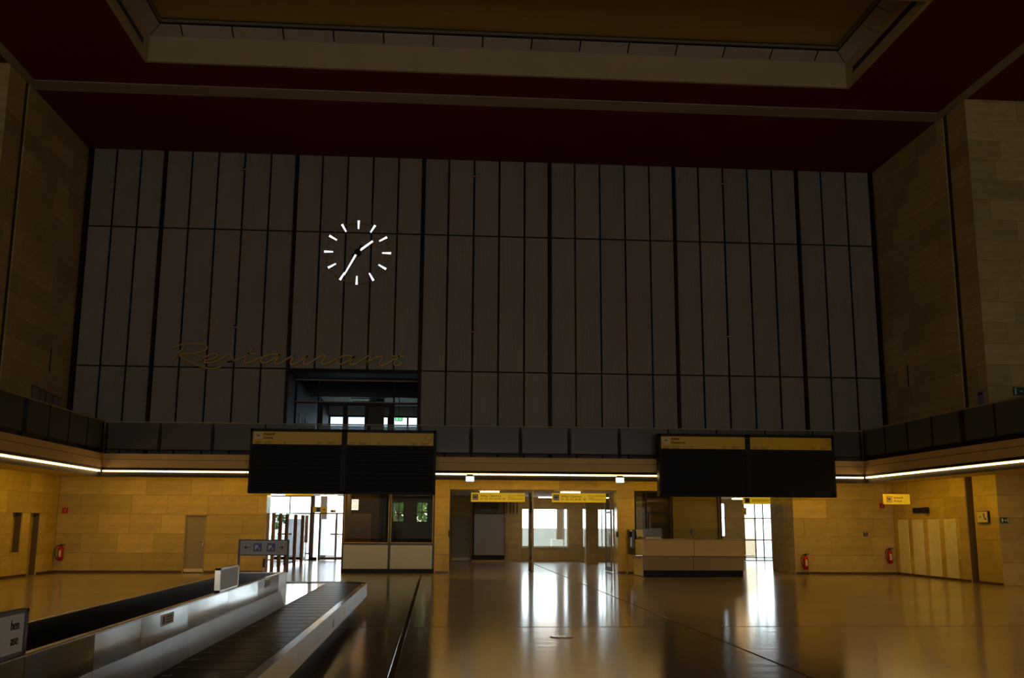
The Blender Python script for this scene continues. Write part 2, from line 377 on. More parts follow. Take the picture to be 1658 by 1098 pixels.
# sloping frosted panels along the rim, then a thin moulding and the flat centre
ins, ris = 0.35, 0.18
def rim(u0, u1, side):
    g = 0.02
    if side == 'far': P = [(u0 + g, ry1, zt), (u1 - g, ry1, zt), (min(u1, rx1 - ins) - g, ry1 - ins, zt + ris), (max(u0, rx0 + ins) + g, ry1 - ins, zt + ris)]
    if side == 'near': P = [(u0 + g, ry0, zt), (u1 - g, ry0, zt), (min(u1, rx1 - ins) - g, ry0 + ins, zt + ris), (max(u0, rx0 + ins) + g, ry0 + ins, zt + ris)]
    if side == 'l': P = [(rx0, u0 + g, zt), (rx0, u1 - g, zt), (rx0 + ins, min(u1, ry1 - ins) - g, zt + ris), (rx0 + ins, max(u0, ry0 + ins) + g, zt + ris)]
    if side == 'r': P = [(rx1, u0 + g, zt), (rx1, u1 - g, zt), (rx1 - ins, min(u1, ry1 - ins) - g, zt + ris), (rx1 - ins, max(u0, ry0 + ins) + g, zt + ris)]
    B().prism(P, (0, 0, 0.02)).build('light_panel', 'light_panel', rc); B().prism([(x + (g * 0.9 if q in (1, 2) else -g * 0.9) * (side in ('far', 'near')), y + (g * 0.9 if q in (1, 2) else -g * 0.9) * (side in 'lr'), z + 0.05) for q, (x, y, z) in enumerate(P)], (0, 0, 0.01)).build('panel_backing', 'backing_dark', rc)
us = [rx0, -7.38, -5.97, -4.56, -3.15, -1.74, -0.33, 1.08, 2.49, 3.90, 5.31, 6.72, 8.13, 9.54, 10.9, rx1]
for i in range(len(us) - 1): rim(us[i], us[i + 1], 'far'); rim(us[i], us[i + 1], 'near')
vs = [ry0, ry0 + 0.95, ry0 + 1.95, ry0 + 2.95, ry0 + 3.95, ry1]
for i in range(len(vs) - 1): rim(vs[i], vs[i + 1], 'l'); rim(vs[i], vs[i + 1], 'r')
ix0, ix1, iy0, iy1, zi = rx0 + ins, rx1 - ins, ry0 + ins, ry1 - ins, zt + ris
def step(nm, m, e, z0, z1_):   # one course of the square moulding that steps up to the centre panel
    o = 0.2
    B().box(ix0 - o, ix1 + o, iy1 - e, iy1 + o, z0, z1_).box(ix0 - o, ix1 + o, iy0 - o, iy0 + e, z0, z1_).box(ix0 - o, ix0 + e, iy0 + e, iy1 - e, z0, z1_).box(ix1 - e, ix1 + o, iy0 + e, iy1 - e, z0, z1_).build(nm, m, rc)
step('shadow_line', 'device_black', 0.0, zi + 0.045, zi + 0.075)
step('moulding', 'moulding', 0.05, zi + 0.075, zi + 0.15)
step('shadow_line', 'device_black', 0.02, zi + 0.15, zi + 0.19)
box('centre_panel', 'ceiling_panel', rc, ix0 - 0.2, ix1 + 0.2, iy0 - 0.2, iy1 + 0.2, zi + 0.19, zi + 0.22)

# ------------------------------------------------------------------ end wall, upper: ribbed grey panels between black fins
wu = wall_core('wall_back', subtract((XL - 0.5, XR + 0.5, 3.7, ZC + 0.1), [(-5.06, -0.66, 3.0, 6.66)]), D + 0.06, D + 0.3, 'y', 'backing_dark', 'tall end wall of ribbed grey panels between black fins')
maj = [XL + 0.12, -9.587, -5.083, -0.649, 3.822, 8.308, 12.83, XR - 0.10]
cnt = [3, 5, 5, 5, 5, 5, 3]; lines = []
for a, b_, n in zip(maj[:-1], maj[1:], cnt):
    for k in range(n): lines.append((a + (b_ - a) * k / n, k == 0))
lines.append((maj[-1], True))
rows = [(3.72, 6.705), (6.755, 11.525), (11.575, 14.33)]
def ribbed(w_, h_):
    k = ('rib', round(w_, 2), round(h_, 2))
    if k not in _cache:
        n = max(8, int(round(w_ / 0.052))); p = w_ / n; v = []; f = []; pr = []
        for i in range(n): pr += [(i * p, 0.011), (i * p + 0.12 * p, 0.0), (i * p + 0.60 * p, 0.0), (i * p + 0.72 * p, 0.011)]
        pr.append((w_, 0.011)); pr = [(0, 0.05)] + pr + [(w_, 0.05)]
        for x, y in pr: v += [(x, y, 0), (x, y, h_)]
        for i in range(len(pr) - 1): f.append((2 * i, 2 * i + 2, 2 * i + 3, 2 * i + 1))
        me = bpy.data.meshes.new('ribbed_panel'); me.from_pydata(v, [], f); me.materials.append(M['panel_grey']); _cache[k] = me
    return _cache[k]
for i in range(len(lines) - 1):
    (xa, ma), (xb, mb_) = lines[i], lines[i + 1]
    x0 = xa + (0.07 if ma else 0.03); x1 = xb - (0.07 if mb_ else 0.03)
    for r, (z0, z1) in enumerate(rows):
        if r == 0 and xa > -5.2 and xb < -0.5: continue
        o = link('ribbed_panel', ribbed(x1 - x0, z1 - z0), None, wu, (x0, D, z0))
        o.scale = ((x1 - x0) / round(x1 - x0, 2), 1, 1) if False else (1, 1, 1)
for (x, mj) in lines:
    h = 0.05 if mj else 0.014
    zs = [(6.66, ZC)] if -5.0 < x < -0.7 else [(3.72, ZC)]
    for z0, z1 in zs: box('wall_fin', 'black_metal', wu, x - h, x + h, D - (0.09 if mj else 0.03), D + 0.07, z0, z1)
box('wall_fin', 'black_metal', wu, XL, XL + 0.12, D - 0.02, D + 0.07, 3.72, ZC)
box('wall_fin', 'black_metal', wu, XR - 0.11, XR, D - 0.02, D + 0.07, 3.72, ZC)
for z in (6.73, 11.55): box('wall_rail', 'black_metal', wu, XL, XR, D + 0.005, D + 0.07, z - 0.022, z + 0.022)
for x, nx_ in ((-6.91, 'under the left part of the red ceiling'), (1.155, 'at the middle of the panel wall'), (10.08, 'toward the right of the panel wall')):
    for z in (13.70, 8.10):
        g = thing('wall_bracket', ('upper' if z > 10 else 'lower') + ' small pinkish cleat on a black fin, ' + {-6.91: 'nearest the clock side wall corner', 1.155: 'right of the clock', 10.08: 'far right of the panel wall'}[x], 'bracket', (x, D, z), 'pinkish cleats on the panel wall')
        box('plate', 'pink_paint', g, x - 0.13, x + 0.13, D - 0.13, D - 0.10, z - 0.02, z + 0.02)
        box('stem', 'black_metal', g, x - 0.03, x + 0.03, D - 0.10, D, z - 0.02, z + 0.09)

# ------------------------------------------------------------------ end wall, lower: yellow stone with openings
holes = [(-8.163, -7.47, 0, 1.86), (-5.57, -0.041, 0, 2.76), (0.443, 6.10, 0, 2.74), (6.69, 12.18, 0, 2.74)]
wl = wall_core('wall_back_lower', subtract((XL - 0.5, XR + 0.5, 0, ZB1), holes), D + 0.04, D + 0.36, 'y', 'mortar', 'end wall of warm beige stone slabs under the balcony, with openings')
clad(wl, XL, XR, 0, ZB0, lambda u, z: ((u, D, z), 0), holes, seed=3)
# door in the stone wall
d1 = tag(box('door_1', 'door_grey', None, -8.15, -7.48, D + 0.07, D + 0.12, 0.02, 1.845, 0.006), 'plain grey-beige door set in the stone wall near the parking sign', 'door', kind='structure')
box('door_frame', 'counter_low', d1, -8.163, -8.125, D - 0.005, D + 0.13, 0, 1.86); box('door_frame', 'counter_low', d1, -7.505, -7.47, D - 0.005, D + 0.13, 0, 1.86); box('door_frame', 'counter_low', d1, -8.163, -7.47, D - 0.005, D + 0.13, 1.83, 1.86)
box('kick_plate', 'stone_pale', d1, -8.12, -7.51, D + 0.055, D + 0.07, 0.03, 0.13)
B().tube([(-7.56, D + 0.07, 0.98), (-7.56, D + 0.01, 0.98), (-7.67, D + 0.01, 0.98)], 0.012).box(-7.575, -7.545, D + 0.06, D + 0.07, 0.86, 1.04).build('door_handle', 'steel_rim', d1)
bb = B(); 
for x0, x1 in ((XL, -8.17), (-7.465, -5.58), (0.0, 0.44), (6.11, 6.68), (12.19, XR)): bb.box(x0, x1, D - 0.015, D, 0, 0.07)
tag(bb.build('baseboard_back', 'bronze'), 'low dark skirting along the foot of the stone end wall', 'skirting', kind='structure')

# ------------------------------------------------------------------ side walls and corner pilasters
def side(sgn, X, name, dark, labels):
    def pl(u, z):   # faces the hall; u runs along y
        return ((X, u, z), PI / 2) if sgn < 0 else ((X, u, z), -PI / 2)
    # sgn -1: left wall (faces +x): slab local +x -> world +y, local -y -> +x ; right wall mirrored
    def place(u, z): return ((X, u, z), PI / 2)
    c0, c1 = (X - 0.5, X - 0.04) if sgn < 0 else (X + 0.04, X + 0.5)
    if sgn < 0: hl = [(30.41, 31.135, 0.72, 1.855), (31.71, 32.50, 0, 1.86), (28.62, 29.07, 0, 3.2), (28.45, 28.72, 3.72, ZC)]
    else: hl = [(28.62, 29.07, 0, 3.2), (28.45, 28.72, 3.72, ZC)]
    wc = wall_core(name, subtract((YP + 0.04, D + 0.3, 0, ZC), hl), c0, c1, 'x', 'mortar', labels[0])
    def clx(u0, u1, z0, z1, seed, hs=()):
        if sgn < 0: clad(wc, u0, u1, z0, z1, lambda u, z: ((X, u, z), PI / 2), hs, seed=seed)
        else:       clad(wc, -u1, -u0, z0, z1, lambda u, z: ((X, -u, z), -PI / 2), [(-b, -a, c, d) for a, b, c, d in hs], seed=seed)
    low = [h for h in hl if h[3] < 3]
    clx(29.07, D, 0, ZB0, 11 + sgn, low); clx(YP, 28.62, 0, ZB0, 13 + sgn)
    clx(28.72, D, ZB1, ZC, 15 + sgn); clx(YP, 28.45, ZB1, ZC, 17 + sgn)
    # dark grooves
    g0, g1 = (X - 0.3, X - 0.25) if sgn < 0 else (X + 0.25, X + 0.3); h0, h1 = (X - 0.3, X - 0.045) if sgn < 0 else (X + 0.045, X + 0.3)
    box('groove_back', 'groove_red', wc, h0, h1, 28.452, 28.718, ZB1, ZC); box('groove_back', 'stone', wc, g0, g1, 28.55, 29.12, 0, 3.2)
    if sgn < 0:
        box('niche_back', 'stone', wc, X - 0.30, X - 0.22, 30.38, 31.16, 0.69, 1.88); box('niche_back', 'stone', wc, X - 0.30, X - 0.22, 31.68, 32.53, 0, 1.89)
    # face of the pilaster that looks down the hall
    xa, xb = (X - 4.2, X) if sgn < 0 else (X, X + 4.2)
    wb = wall_core(name + '_return', [(xa + 0.05, xb - 0.05, 0, ZC)], YP + 0.04, YP + 0.4, 'y', 'mortar', labels[1])
    clad(wb, xa, xb, 0, ZC, lambda u, z: ((u, YP, z), 0), seed=21 + sgn)
    # plain outer wall of the side aisle
    oa, ob = (X - 4.6, X - 4.2) if sgn < 0 else (X + 4.2, X + 4.6)
    tag(box(name + '_aisle', 'stone', None, oa, ob, RY, YP + 0.4, 0, ZC), labels[2], 'wall', kind='structure')
    ba, bb_ = (X, X + 0.015) if sgn < 0 else (X - 0.015, X)
    k = B()
    for y0, y1 in (((29.07, 31.71), (32.5, D), (YP, 28.62)) if sgn < 0 else ((29.07, D), (YP, 28.62))): k.box(ba, bb_, y0, y1, 0, 0.07)
    tag(k.build('baseboard_left' if sgn < 0 else 'baseboard_right', 'bronze'), labels[3], 'skirting', kind='structure')
    # narrow vertical slit high on the wall
    s0, s1 = (X - 0.01, X + 0.004) if sgn < 0 else (X - 0.004, X + 0.01)
    box('wall_slit', 'device_black', wc, s0, s1, 32.10, 32.18, 6.22, 6.96)
    return wc
wL = side(-1, XL, 'wall_left', None, ('stone side wall at the dark left corner of the hall', 'stone return face of the left corner pilaster', 'outer stone wall of the left side aisle', 'low dark skirting along the left stone wall'))
wR = side(1, XR, 'wall_right', None, ('stone side wall at the right corner of the hall', 'stone return face of the right corner pilaster', 'outer stone wall of the right side aisle', 'low dark skirting along the right stone wall'))
for y0, y1 in ((32.84, 33.57), (31.81, 32.54), (30.75, 31.475), (29.73, 30.42)):
    box('infill_panel', 'stone_pale', wR, XR - 0.016, XR + 0.01, y0, y1, 0.07, 1.825, 0.004)
tag(box('wall_rear', 'stone', None, -20, 22, RY - 0.4, RY, 0, ZC), 'stone wall at the entrance end of the hall', 'wall', kind='structure')

# ------------------------------------------------------------------ balcony
def ring(y_in, xl, xr, z0, z1, t):  # front strip of thickness t along the three edges, growing outwards from the hall
    return B().box(xl - t, xr + t, y_in, y_in + t, z0, z1).box(xl - t, xl, RY, y_in, z0, z1).box(xr, xr + t, RY, y_in, z0, z1)
bal = tag(B().box(XL - 0.02, XR + 0.02, BY + 0.22, D, ZB0, ZB1 - 0.03).box(XL - 4, BXL - 0.22, RY, YP, ZB0, ZB1 - 0.03).box(BXR + 0.22, XR + 4, RY, YP, ZB0, ZB1 - 0.03)
          .box(XL - 0.02, BXL - 0.22, YP, BY + 0.22, ZB0, ZB1 - 0.03).box(BXR + 0.22, XR + 0.02, YP, BY + 0.22, ZB0, ZB1 - 0.03).build('balcony', 'soffit'),
          'beige balcony slab running around three sides of the hall', 'balcony', kind='structure')
ring(BY, BXL, BXR, 3.27, 3.51, 0.22).build('fascia', 'fascia', bal)
ring(BY + 0.02, BXL - 0.02, BXR + 0.02, 3.51, 3.525, 0.20).build('fascia_groove', 'bronze', bal)
ring(BY, BXL, BXR, 3.525, 3.70, 0.22).build('fascia', 'fascia', bal)
ring(BY + 0.01, BXL - 0.01, BXR + 0.01, 3.195, 3.27, 0.21).build('light_hood', 'black_metal', bal)
ring(BY + 0.115, BXL - 0.115, BXR + 0.115, 2.995, 3.195, 0.02).build('lamp_shield', 'black_metal', bal)
# strip lamps under the edge: a glowing front lens, and a lamp behind the shield that faces the wall
def strip(label, segs):
    t = thing('strip_lamp', label, 'lamp', ((segs[0][0] + segs[-1][1]) / 2, (segs[0][2] + segs[-1][3]) / 2, 3.16), 'strip lamps under the balcony edge')
    for (x0, x1, y0, y1, d) in segs:
        box('lens', 'strip_lens', t, x0, x1, y0, y1, 3.143, 3.183)
        e = (x0 + d[0], x1 + d[0], y0 + d[1], y1 + d[1]); box('tube', 'strip_light', t, *e, 3.015, 3.055)
xs = [BXL - 0.02 + 1.461 * k for k in range(0, 17)]; xs[-1] = BXR + 0.02
strip('long warm glowing strip lamp under the balcony edge across the end wall', [(a + 0.012, b_ - 0.012, BY + 0.05, BY + 0.11, (0, 0.09)) for a, b_ in zip(xs[:-1], xs[1:])])
ys = [BY - 1.461 * k for k in range(0, 31)]
strip('slanting warm glowing strip lamp under the left balcony', [(BXL - 0.11, BXL - 0.05, b_ + 0.012, a - 0.012, (-0.09, 0)) for a, b_ in zip(ys[:-1], ys[1:])])
strip('slanting warm glowing strip lamp under the right balcony', [(BXR + 0.05, BXR + 0.11, b_ + 0.012, a - 0.012, (0.09, 0)) for a, b_ in zip(ys[:-1], ys[1:])])

# railings: steel posts, tinted panels, top rail
def railing(label, runs, axis, fixed, thick=()):
    t = thing('balcony_railing', label, 'railing', (fixed if axis == 'y' else runs[0], BY if axis == 'x' else runs[0], ZB1), 'balcony railings')
    a, b_ = min(runs), max(runs)
    def bx(n, m, u0, u1, w0, w1, z0, z1):
        if axis == 'x': return box(n, m, t, u0, u1, BY + 0.05 + w0, BY + 0.05 + w1, z0, z1)
        s = -1 if fixed < 0 else 1
        x0, x1 = sorted((fixed + s * (0.05 + w0), fixed + s * (0.05 + w1)))
        return box(n, m, t, x0, x1, u0, u1, z0, z1)
    bx('top_rail', 'trim_beige', a - 0.02, b_ + 0.02, -0.02, 0.05, 4.675, 4.71)
    bx('bottom_rail', 'black_metal', a, b_, 0.0, 0.03, 3.82, 3.85)
    rs = sorted(runs)
    for u in rs:
        h = 0.13 if any(abs(u - q) < 0.1 for q in thick) else 0.022
        bx('post', 'black_metal', u - h, u + h, 0.0, 0.05, 3.68, 4.68)
    for u, v in zip(rs[:-1], rs[1:]): bx('rail_panel', 'rail_glass', u + 0.06, v - 0.06, 0.012, 0.02, 3.85, 4.66)
    if axis != 'x':
        bx('kick_board', 'black_metal', a, b_, 0.06, 0.075, 3.70, 3.835)
    return t
bxs = [BXL + 0.02, -8.676, -7.05, -5.43, -3.81, -2.18, -0.55, 1.076, 2.665, 4.246, 5.879, 7.5, 9.1, 10.72, 12.33, BXR - 0.02]
railing('dark railing of tinted panels along the end wall balcony', bxs, 'x', BY)
railing('dark railing of tinted panels along the left balcony', [BY, 30.66, 29.14, 27.66, 26.05, 24.3, 22.8, 21.3, 19.8, 18.3, 16.8, 15.3, 13.8, 12.3], 'y', BXL, (26.05,))
railing('dark railing of tinted panels along the right balcony', [BY, 30.51, 28.99, 27.47, 25.80, 24.22, 22.7, 21.2, 19.7, 18.2, 16.7, 15.2, 13.7, 12.2], 'y', BXR, (25.80,))

# ------------------------------------------------------------------ clock
cx, cz, cy, R_ = -2.862, 10.796, D - 0.16, 1.145
ck = thing('wall_clock', 'large faceless wall clock with white glowing bars for hours', 'clock', (cx, cy, cz))
def radial(r0, r1, w0, w1, a, y0, y1):
    ca, sa = math.sin(a), math.cos(a)
    pts = [(-w0 / 2, r0), (w0 / 2, r0), (w1 / 2, r1), (-w1 / 2, r1)]
    return [(cx + u * sa + v * ca, y0, cz - u * ca + v * sa) for u, v in pts], (0, y1 - y0, 0)
for k in range(12):
    p, e = radial(R_ * 0.725, R_ * 1.005, 0.062, 0.095, k * PI / 6, cy - 0.022, cy + 0.03); hb = B().prism(p, e).build('hour_bar_shield', 'black_metal', ck)  # dark body added to keep the glow off the wall behind
    p, e = radial(R_ * 0.73, R_, 0.052, 0.085, k * PI / 6, cy - 0.03, cy - 0.022); B().prism(p, e).build('glowing_face', 'clock_white', hb)
    p, e = radial(R_ * 0.80, R_ * 0.9, 0.03, 0.03, k * PI / 6, cy + 0.03, cy + 0.16); B().prism(p, e).build('standoff', 'black_metal', ck)
dot = None
for k in range(60):
    if k % 5 == 0: continue
    a = k * PI / 30; p = (cx + 0.945 * R_ * math.sin(a), cz + 0.945 * R_ * math.cos(a))
    if dot is None:
        bd = B(); n = 10; bd.prism([(0.024 * math.cos(2 * PI * i / n), 0, 0.024 * math.sin(2 * PI * i / n)) for i in range(n)], (0, 0.16, 0))
        dot = bpy.data.meshes.new('minute_dot'); dot.from_pydata(bd.v, [], bd.f); dot.materials.append(M['gold'])
    link('minute_dot', dot, None, ck, Vector((p[0], cy, p[1])) - ck.location)
am, ah = math.radians(207.5), math.radians(51.5)
for nm, a, L_, w0, w1, tail, y in (('minute_hand', am, 0.83, 0.11, 0.05, 0.24, cy - 0.09), ('hour_hand', ah, 0.58, 0.12, 0.07, 0.20, cy - 0.065)):
    p, e = radial(-tail * R_, L_ * R_, w0 * 0.7, w1 * 0.8, a, y, y + 0.02); h = B().prism(p, e).build(nm, 'black_metal', ck)
    p, e = radial(0.10 * R_, (L_ - 0.01) * R_, w0 * 0.66, w1, a, y - 0.012, y); B().prism(p, e).build('glowing_inlay', 'clock_white', h)
B().prism([(cx + 0.11 * math.cos(2 * PI * i / 16), cy - 0.10, cz + 0.11 * math.sin(2 * PI * i / 16)) for i in range(16)], (0, 0.26, 0)).build('hub', 'black_metal', ck)

# ------------------------------------------------------------------ script lettering "Restaurant"
rs_ = thing('restaurant_sign', 'gold handwriting-style Restaurant lettering on the panel wall', 'sign', (-5.0, D - 0.1, 6.9))
def z1(x, y): return (260 + x / 7.536, 540 + y / 7.536)
def z2(x, y): return (460 + x / 6.908, 540 + y / 6.908)
def wpt(p):   # drawing units -> metres on the wall
    x = -8.938 + (p[0] - 279) * 0.02064; z = 7.338 - (p[1] - (565 + (p[0] - 279) * 0.0196)) * 0.02085
    return (x, z)
strokes = [
 [z1(140, 185), z1(250, 142), z1(400, 130), z1(520, 140), z1(565, 170), z1(550, 205), z1(480, 235), z1(380, 250), z1(245, 262)],
 [z1(290, 182), z1(240, 235), z1(200, 290), z1(155, 345)],
 [z1(225, 255), z1(300, 315), z1(420, 375), z1(520, 415), z1(620, 437), z1(700, 430), z1(748, 408)],
 [z1(440, 328), z1(530, 334), z1(620, 325), z1(690, 295), z1(692, 262), z1(640, 255), z1(570, 285), z1(532, 322), z1(545, 352), z1(610, 366), z1(700, 342), z1(790, 292), z1(842, 258), z1(862, 280), z1(888, 318), z1(866, 352), z1(822, 358), z1(900, 340), z1(1000, 302), z1(1050, 280)],
 [z1(1115, 190), z1(1062, 270), z1(1030, 330), z1(1034, 362), z1(1062, 370), z1(1130, 347), z1(1235, 292)],
 [z1(1052, 248), z1(1165, 262)],
 [z1(1455, 275), z1(1400, 258), z1(1340, 264), z1(1270, 287), z1(1226, 332), z1(1244, 366), z1(1300, 362), z1(1380, 318), z1(1452, 268)],
 [z1(1458, 268), z1(1404, 340), z1(1402, 374), z1(1460, 374), z1(1545, 318), z2(60, 277), z2(112, 258)],
 [z2(112, 258), z2(76, 320), z2(76, 350), z2(110, 355), z2(190, 310), z2(262, 258)],
 [z2(262, 258), z2(225, 315), z2(222, 350), z2(260, 355), z2(340, 302), z2(420, 256), z2(456, 262), z2(450, 286), z2(420, 330), z2(434, 352), z2(480, 345), z2(560, 307), z2(612, 282)],
 [z2(780, 275), z2(720, 257), z2(650, 265), z2(602, 300), z2(590, 336), z2(620, 356), z2(680, 336), z2(740, 300), z2(788, 266)],
 [z2(790, 262), z2(742, 322), z2(742, 354), z2(790, 354), z2(880, 300), z2(936, 262), z2(965, 274), z2(940, 320), z2(915, 362)],
 [z2(918, 358), z2(970, 310), z2(1040, 276), z2(1094, 270), z2(1100, 296), z2(1070, 340), z2(1076, 370), z2(1112, 370), z2(1180, 335), z2(1245, 290)],
 [z2(1322, 200), z2(1290, 260), z2(1245, 320), z2(1236, 355), z2(1262, 374), z2(1328, 345)],
 [z2(1208, 264), z2(1348, 270)]]
for s_ in strokes:
    pts = smooth([wpt(p) for p in s_]); ps = [(x, D - 0.10, z) for x, z in pts]
    b = B(); n = len(ps)
    # a flat ribbon 5 cm wide with 5 cm of depth following the pen
    L2 = []
    for i in range(n):
        d = Vector(ps[min(i + 1, n - 1)]) - Vector(ps[max(i - 1, 0)]); d.normalize(); nn = Vector((-d.z, 0, d.x)) * 0.028
        L2.append((Vector(ps[i]) + nn, Vector(ps[i]) - nn))
    for a, c in L2: b.v += [tuple(a), tuple(c), (a.x, a.y + 0.06, a.z), (c.x, c.y + 0.06, c.z)]
    for i in range(n - 1):
        q = 4 * i; b.f += [(q, q + 1, q + 5, q + 4), (q + 2, q + 6, q + 7, q + 3), (q, q + 4, q + 6, q + 2), (q + 1, q + 3, q + 7, q + 5)]
    b.f += [(0, 2, 3, 1), (4 * n - 4, 4 * n - 3, 4 * n - 1, 4 * n - 2)]
    b.build('letter_stroke', 'gold', rs_)

# ------------------------------------------------------------------ flight information boards
def board(x0, words, icon_tilt, label, hands):
    t = thing('flight_board', label, 'information board', (x0 + 2.87, 31.5, 2.49), 'black flight information boards')
    x1 = x0 + 5.735; z0, z1_ = 2.497, 4.482; Y = 31.5
    box('case', 'black_metal', t, x0, x1, Y + 0.03, Y + 0.40, z0, z1_, 0.01)
    fr = B().box(x0, x1, Y, Y + 0.03, z0, z0 + 0.06).box(x0, x1, Y, Y + 0.03, z1_ - 0.09, z1_).box(x0, x0 + 0.075, Y, Y + 0.03, z0, z1_).box(x1 - 0.09, x1, Y, Y + 0.03, z0, z1_).box(x0 + 2.80, x0 + 2.97, Y, Y + 0.03, z0, z1_)
    fr.build('frame', 'black_metal', t)
    for q, (a, b_) in enumerate(((x0 + 0.075, x0 + 2.80), (x0 + 2.97, x1 - 0.09))):
        hd = box('header_plate', 'sign_yellow', t, a, b_, Y + 0.012, Y + 0.03, 4.005, 4.392)
        for r in range(10):
            zr = 2.565 + r * 0.142
            box('flap_row', 'flap', t, a + 0.01, b_ - 0.01, Y + 0.015, Y + 0.03, zr, zr + 0.118)
        if q == 0:
            B().prism([(p[0], Y + 0.006, p[1]) for p in rrect(a + 0.165, 4.255, 0.215, 0.205, 0.02)], (0, 0.006, 0)).build('pictogram', 'sign_cream', hd)
            B().prism(plane_icon(a + 0.165, 4.26, 0.075, icon_tilt, Y + 0.003), (0, 0.003, 0)).build('pictogram_print', 'ink', hd)
            text(hd, words[0], 0.105, (a + 0.33, Y + 0.009, 4.28), '-y', bold=0.002)
            text(hd, words[1], 0.105, (a + 0.33, Y + 0.009, 4.165), '-y', bold=0.002)
        else:
            rg = B()
            for k in range(24):
                an = 2 * PI * k / 24; px, pz = b_ - 0.14 + 0.10 * math.cos(an), 4.265 + 0.10 * math.sin(an)
                rg.box(px - 0.007, px + 0.007, Y + 0.008, Y + 0.012, pz - 0.007, pz + 0.007)
            if hands: rg.prism([(b_ - 0.155, Y + 0.008, 4.245), (b_ - 0.14, Y + 0.008, 4.24), (b_ - 0.085, Y + 0.008, 4.31), (b_ - 0.095, Y + 0.008, 4.315)], (0, 0.004, 0))
            rg.build('dial_print', 'ink', hd)
        for u, w_ in ((0.07, 0.20), (0.35, 0.26), (0.94, 0.08), (1.98, 0.17), (2.30, 0.26)):   # tiny column captions, too small to read
            box('caption_print', 'ink_grey', hd, a + u, a + u + w_, Y + 0.009, Y + 0.012, 4.065, 4.08); box('caption_print', 'ink_grey', hd, a + u, a + u + w_ * 0.8, Y + 0.009, Y + 0.012, 4.022, 4.037)
        for k in range(3):
            u = a + (b_ - a) * (0.32 + 0.2 * k); B().box(u - 0.03, u + 0.03, Y + 0.1, Y + 0.16, z1_, z1_ + 0.025).build('lifting_eye', 'black_metal', t)
    for u in (x0 + 0.6, x1 - 0.6):
        box('bracket', 'black_metal', t, u - 0.04, u + 0.04, Y + 0.40, BY, 3.55, 3.65)
    return t
board(-5.768, ('Ankunft', 'Arrival'), -0.35, 'black flight board headed Ankunft Arrival, hung above the booth', False)
board(7.035, ('Abflug', 'Departure'), 0.35, 'black flight board headed Abflug Departure, hung above the counter', True)

# ------------------------------------------------------------------ booth in the end wall
bt = thing('ticket_booth', 'glazed ticket booth with cream lower panels beneath the arrivals board', 'booth', (-1.55, D, 0))
bx0, bx1 = -3.07, -0.041
box('plinth', 'black_metal', bt, bx0, bx1, D + 0.02, D + 0.2, 0, 0.13)
for a, b_ in ((bx0, bx0 + 0.045), (-1.545, -1.49), (bx1 - 0.05, bx1)): box('frame_post', 'dark_metal', bt, a, b_, D - 0.01, D + 0.08, 0.13, 2.76)
for a, b_ in ((0.92, 0.97), (2.70, 2.76)): box('frame_rail', 'dark_metal', bt, bx0, bx1, D - 0.005, D + 0.075, a, b_)
for a, b_ in ((bx0 + 0.045, -1.545), (-1.49, bx1 - 0.05)):
    box('lower_panel', 'booth_panel', bt, a + 0.008, b_ - 0.008, D + 0.01, D + 0.05, 0.14, 0.912, 0.004)
    box('window_pane', 'dark_glass', bt, a + 0.02, b_ - 0.02, D + 0.03, D + 0.036, 0.99, 2.69)
    B().box(a, b_, D + 0.0, D + 0.03, 0.97, 0.995).box(a, a + 0.02, D, D + 0.03, 0.97, 2.70).box(b_ - 0.02, b_, D, D + 0.03, 0.97, 2.70).build('glazing_bead', 'counter_low', bt)
# ------------------------------------------------------------------ rooms behind the end wall
Y0 = D + 0.36
ZR = 2.80
def room(name, m, label, boxes):
    b = B()
    for q in boxes: b.box(*q)
    return tag(b.build(name, m), label, 'wall', kind='structure')
tag(box('ceiling_vestibules', 'plaster', None, -9.2, 17.0, Y0, 46.3, ZR, ZR + 0.2), 'pale low ceiling of the rooms behind the stone wall', 'ceiling', kind='structure')
# vestibule by the parking exit, booth interior, departures lobby, office, side entrance
room('wall_vestibule', 'plaster', 'pale walls of the bright vestibule beside the booth', [(-9.2, -9.0, Y0, 45.7, 0, ZR), (-9.0, -5.57, Y0, Y0 + 0.1, 0, ZR), (-2.0, -1.85, 36.2, 45.2, 0, ZR), (-3.07, -2.98, Y0, 36.2, 0, ZR)])
pb = subtract((-3.0, -1.85, 0, ZR), [(-2.99, -2.74, 2.06, 2.44)])
room('wall_booth', 'room_grey', 'dark inner partition of the booth', [(a, b_, 36.2, 36.28, c, d) for a, b_, c, d in pb] + [(0.36, 0.443, Y0, 45.0, 0, ZR)])
bl = thing('roller_shutter', 'grey slatted shutter seen through the booth glass', 'shutter', (-2.65, 36.15, 0.97))
for k in range(20): box('slat', 'blind', bl, -2.97, -2.27, 36.12, 36.15, 0.97 + k * 0.049, 0.97 + k * 0.049 + 0.036)
b2 = thing('window_blind', 'small bright slatted blind high in the booth', 'blind', (-2.87, 36.17, 2.06))
for k in range(8): box('slat', 'blind_white', b2, -3.0, -2.73, 36.165, 36.172, 2.06 + k * 0.048, 2.06 + k * 0.048 + 0.014)
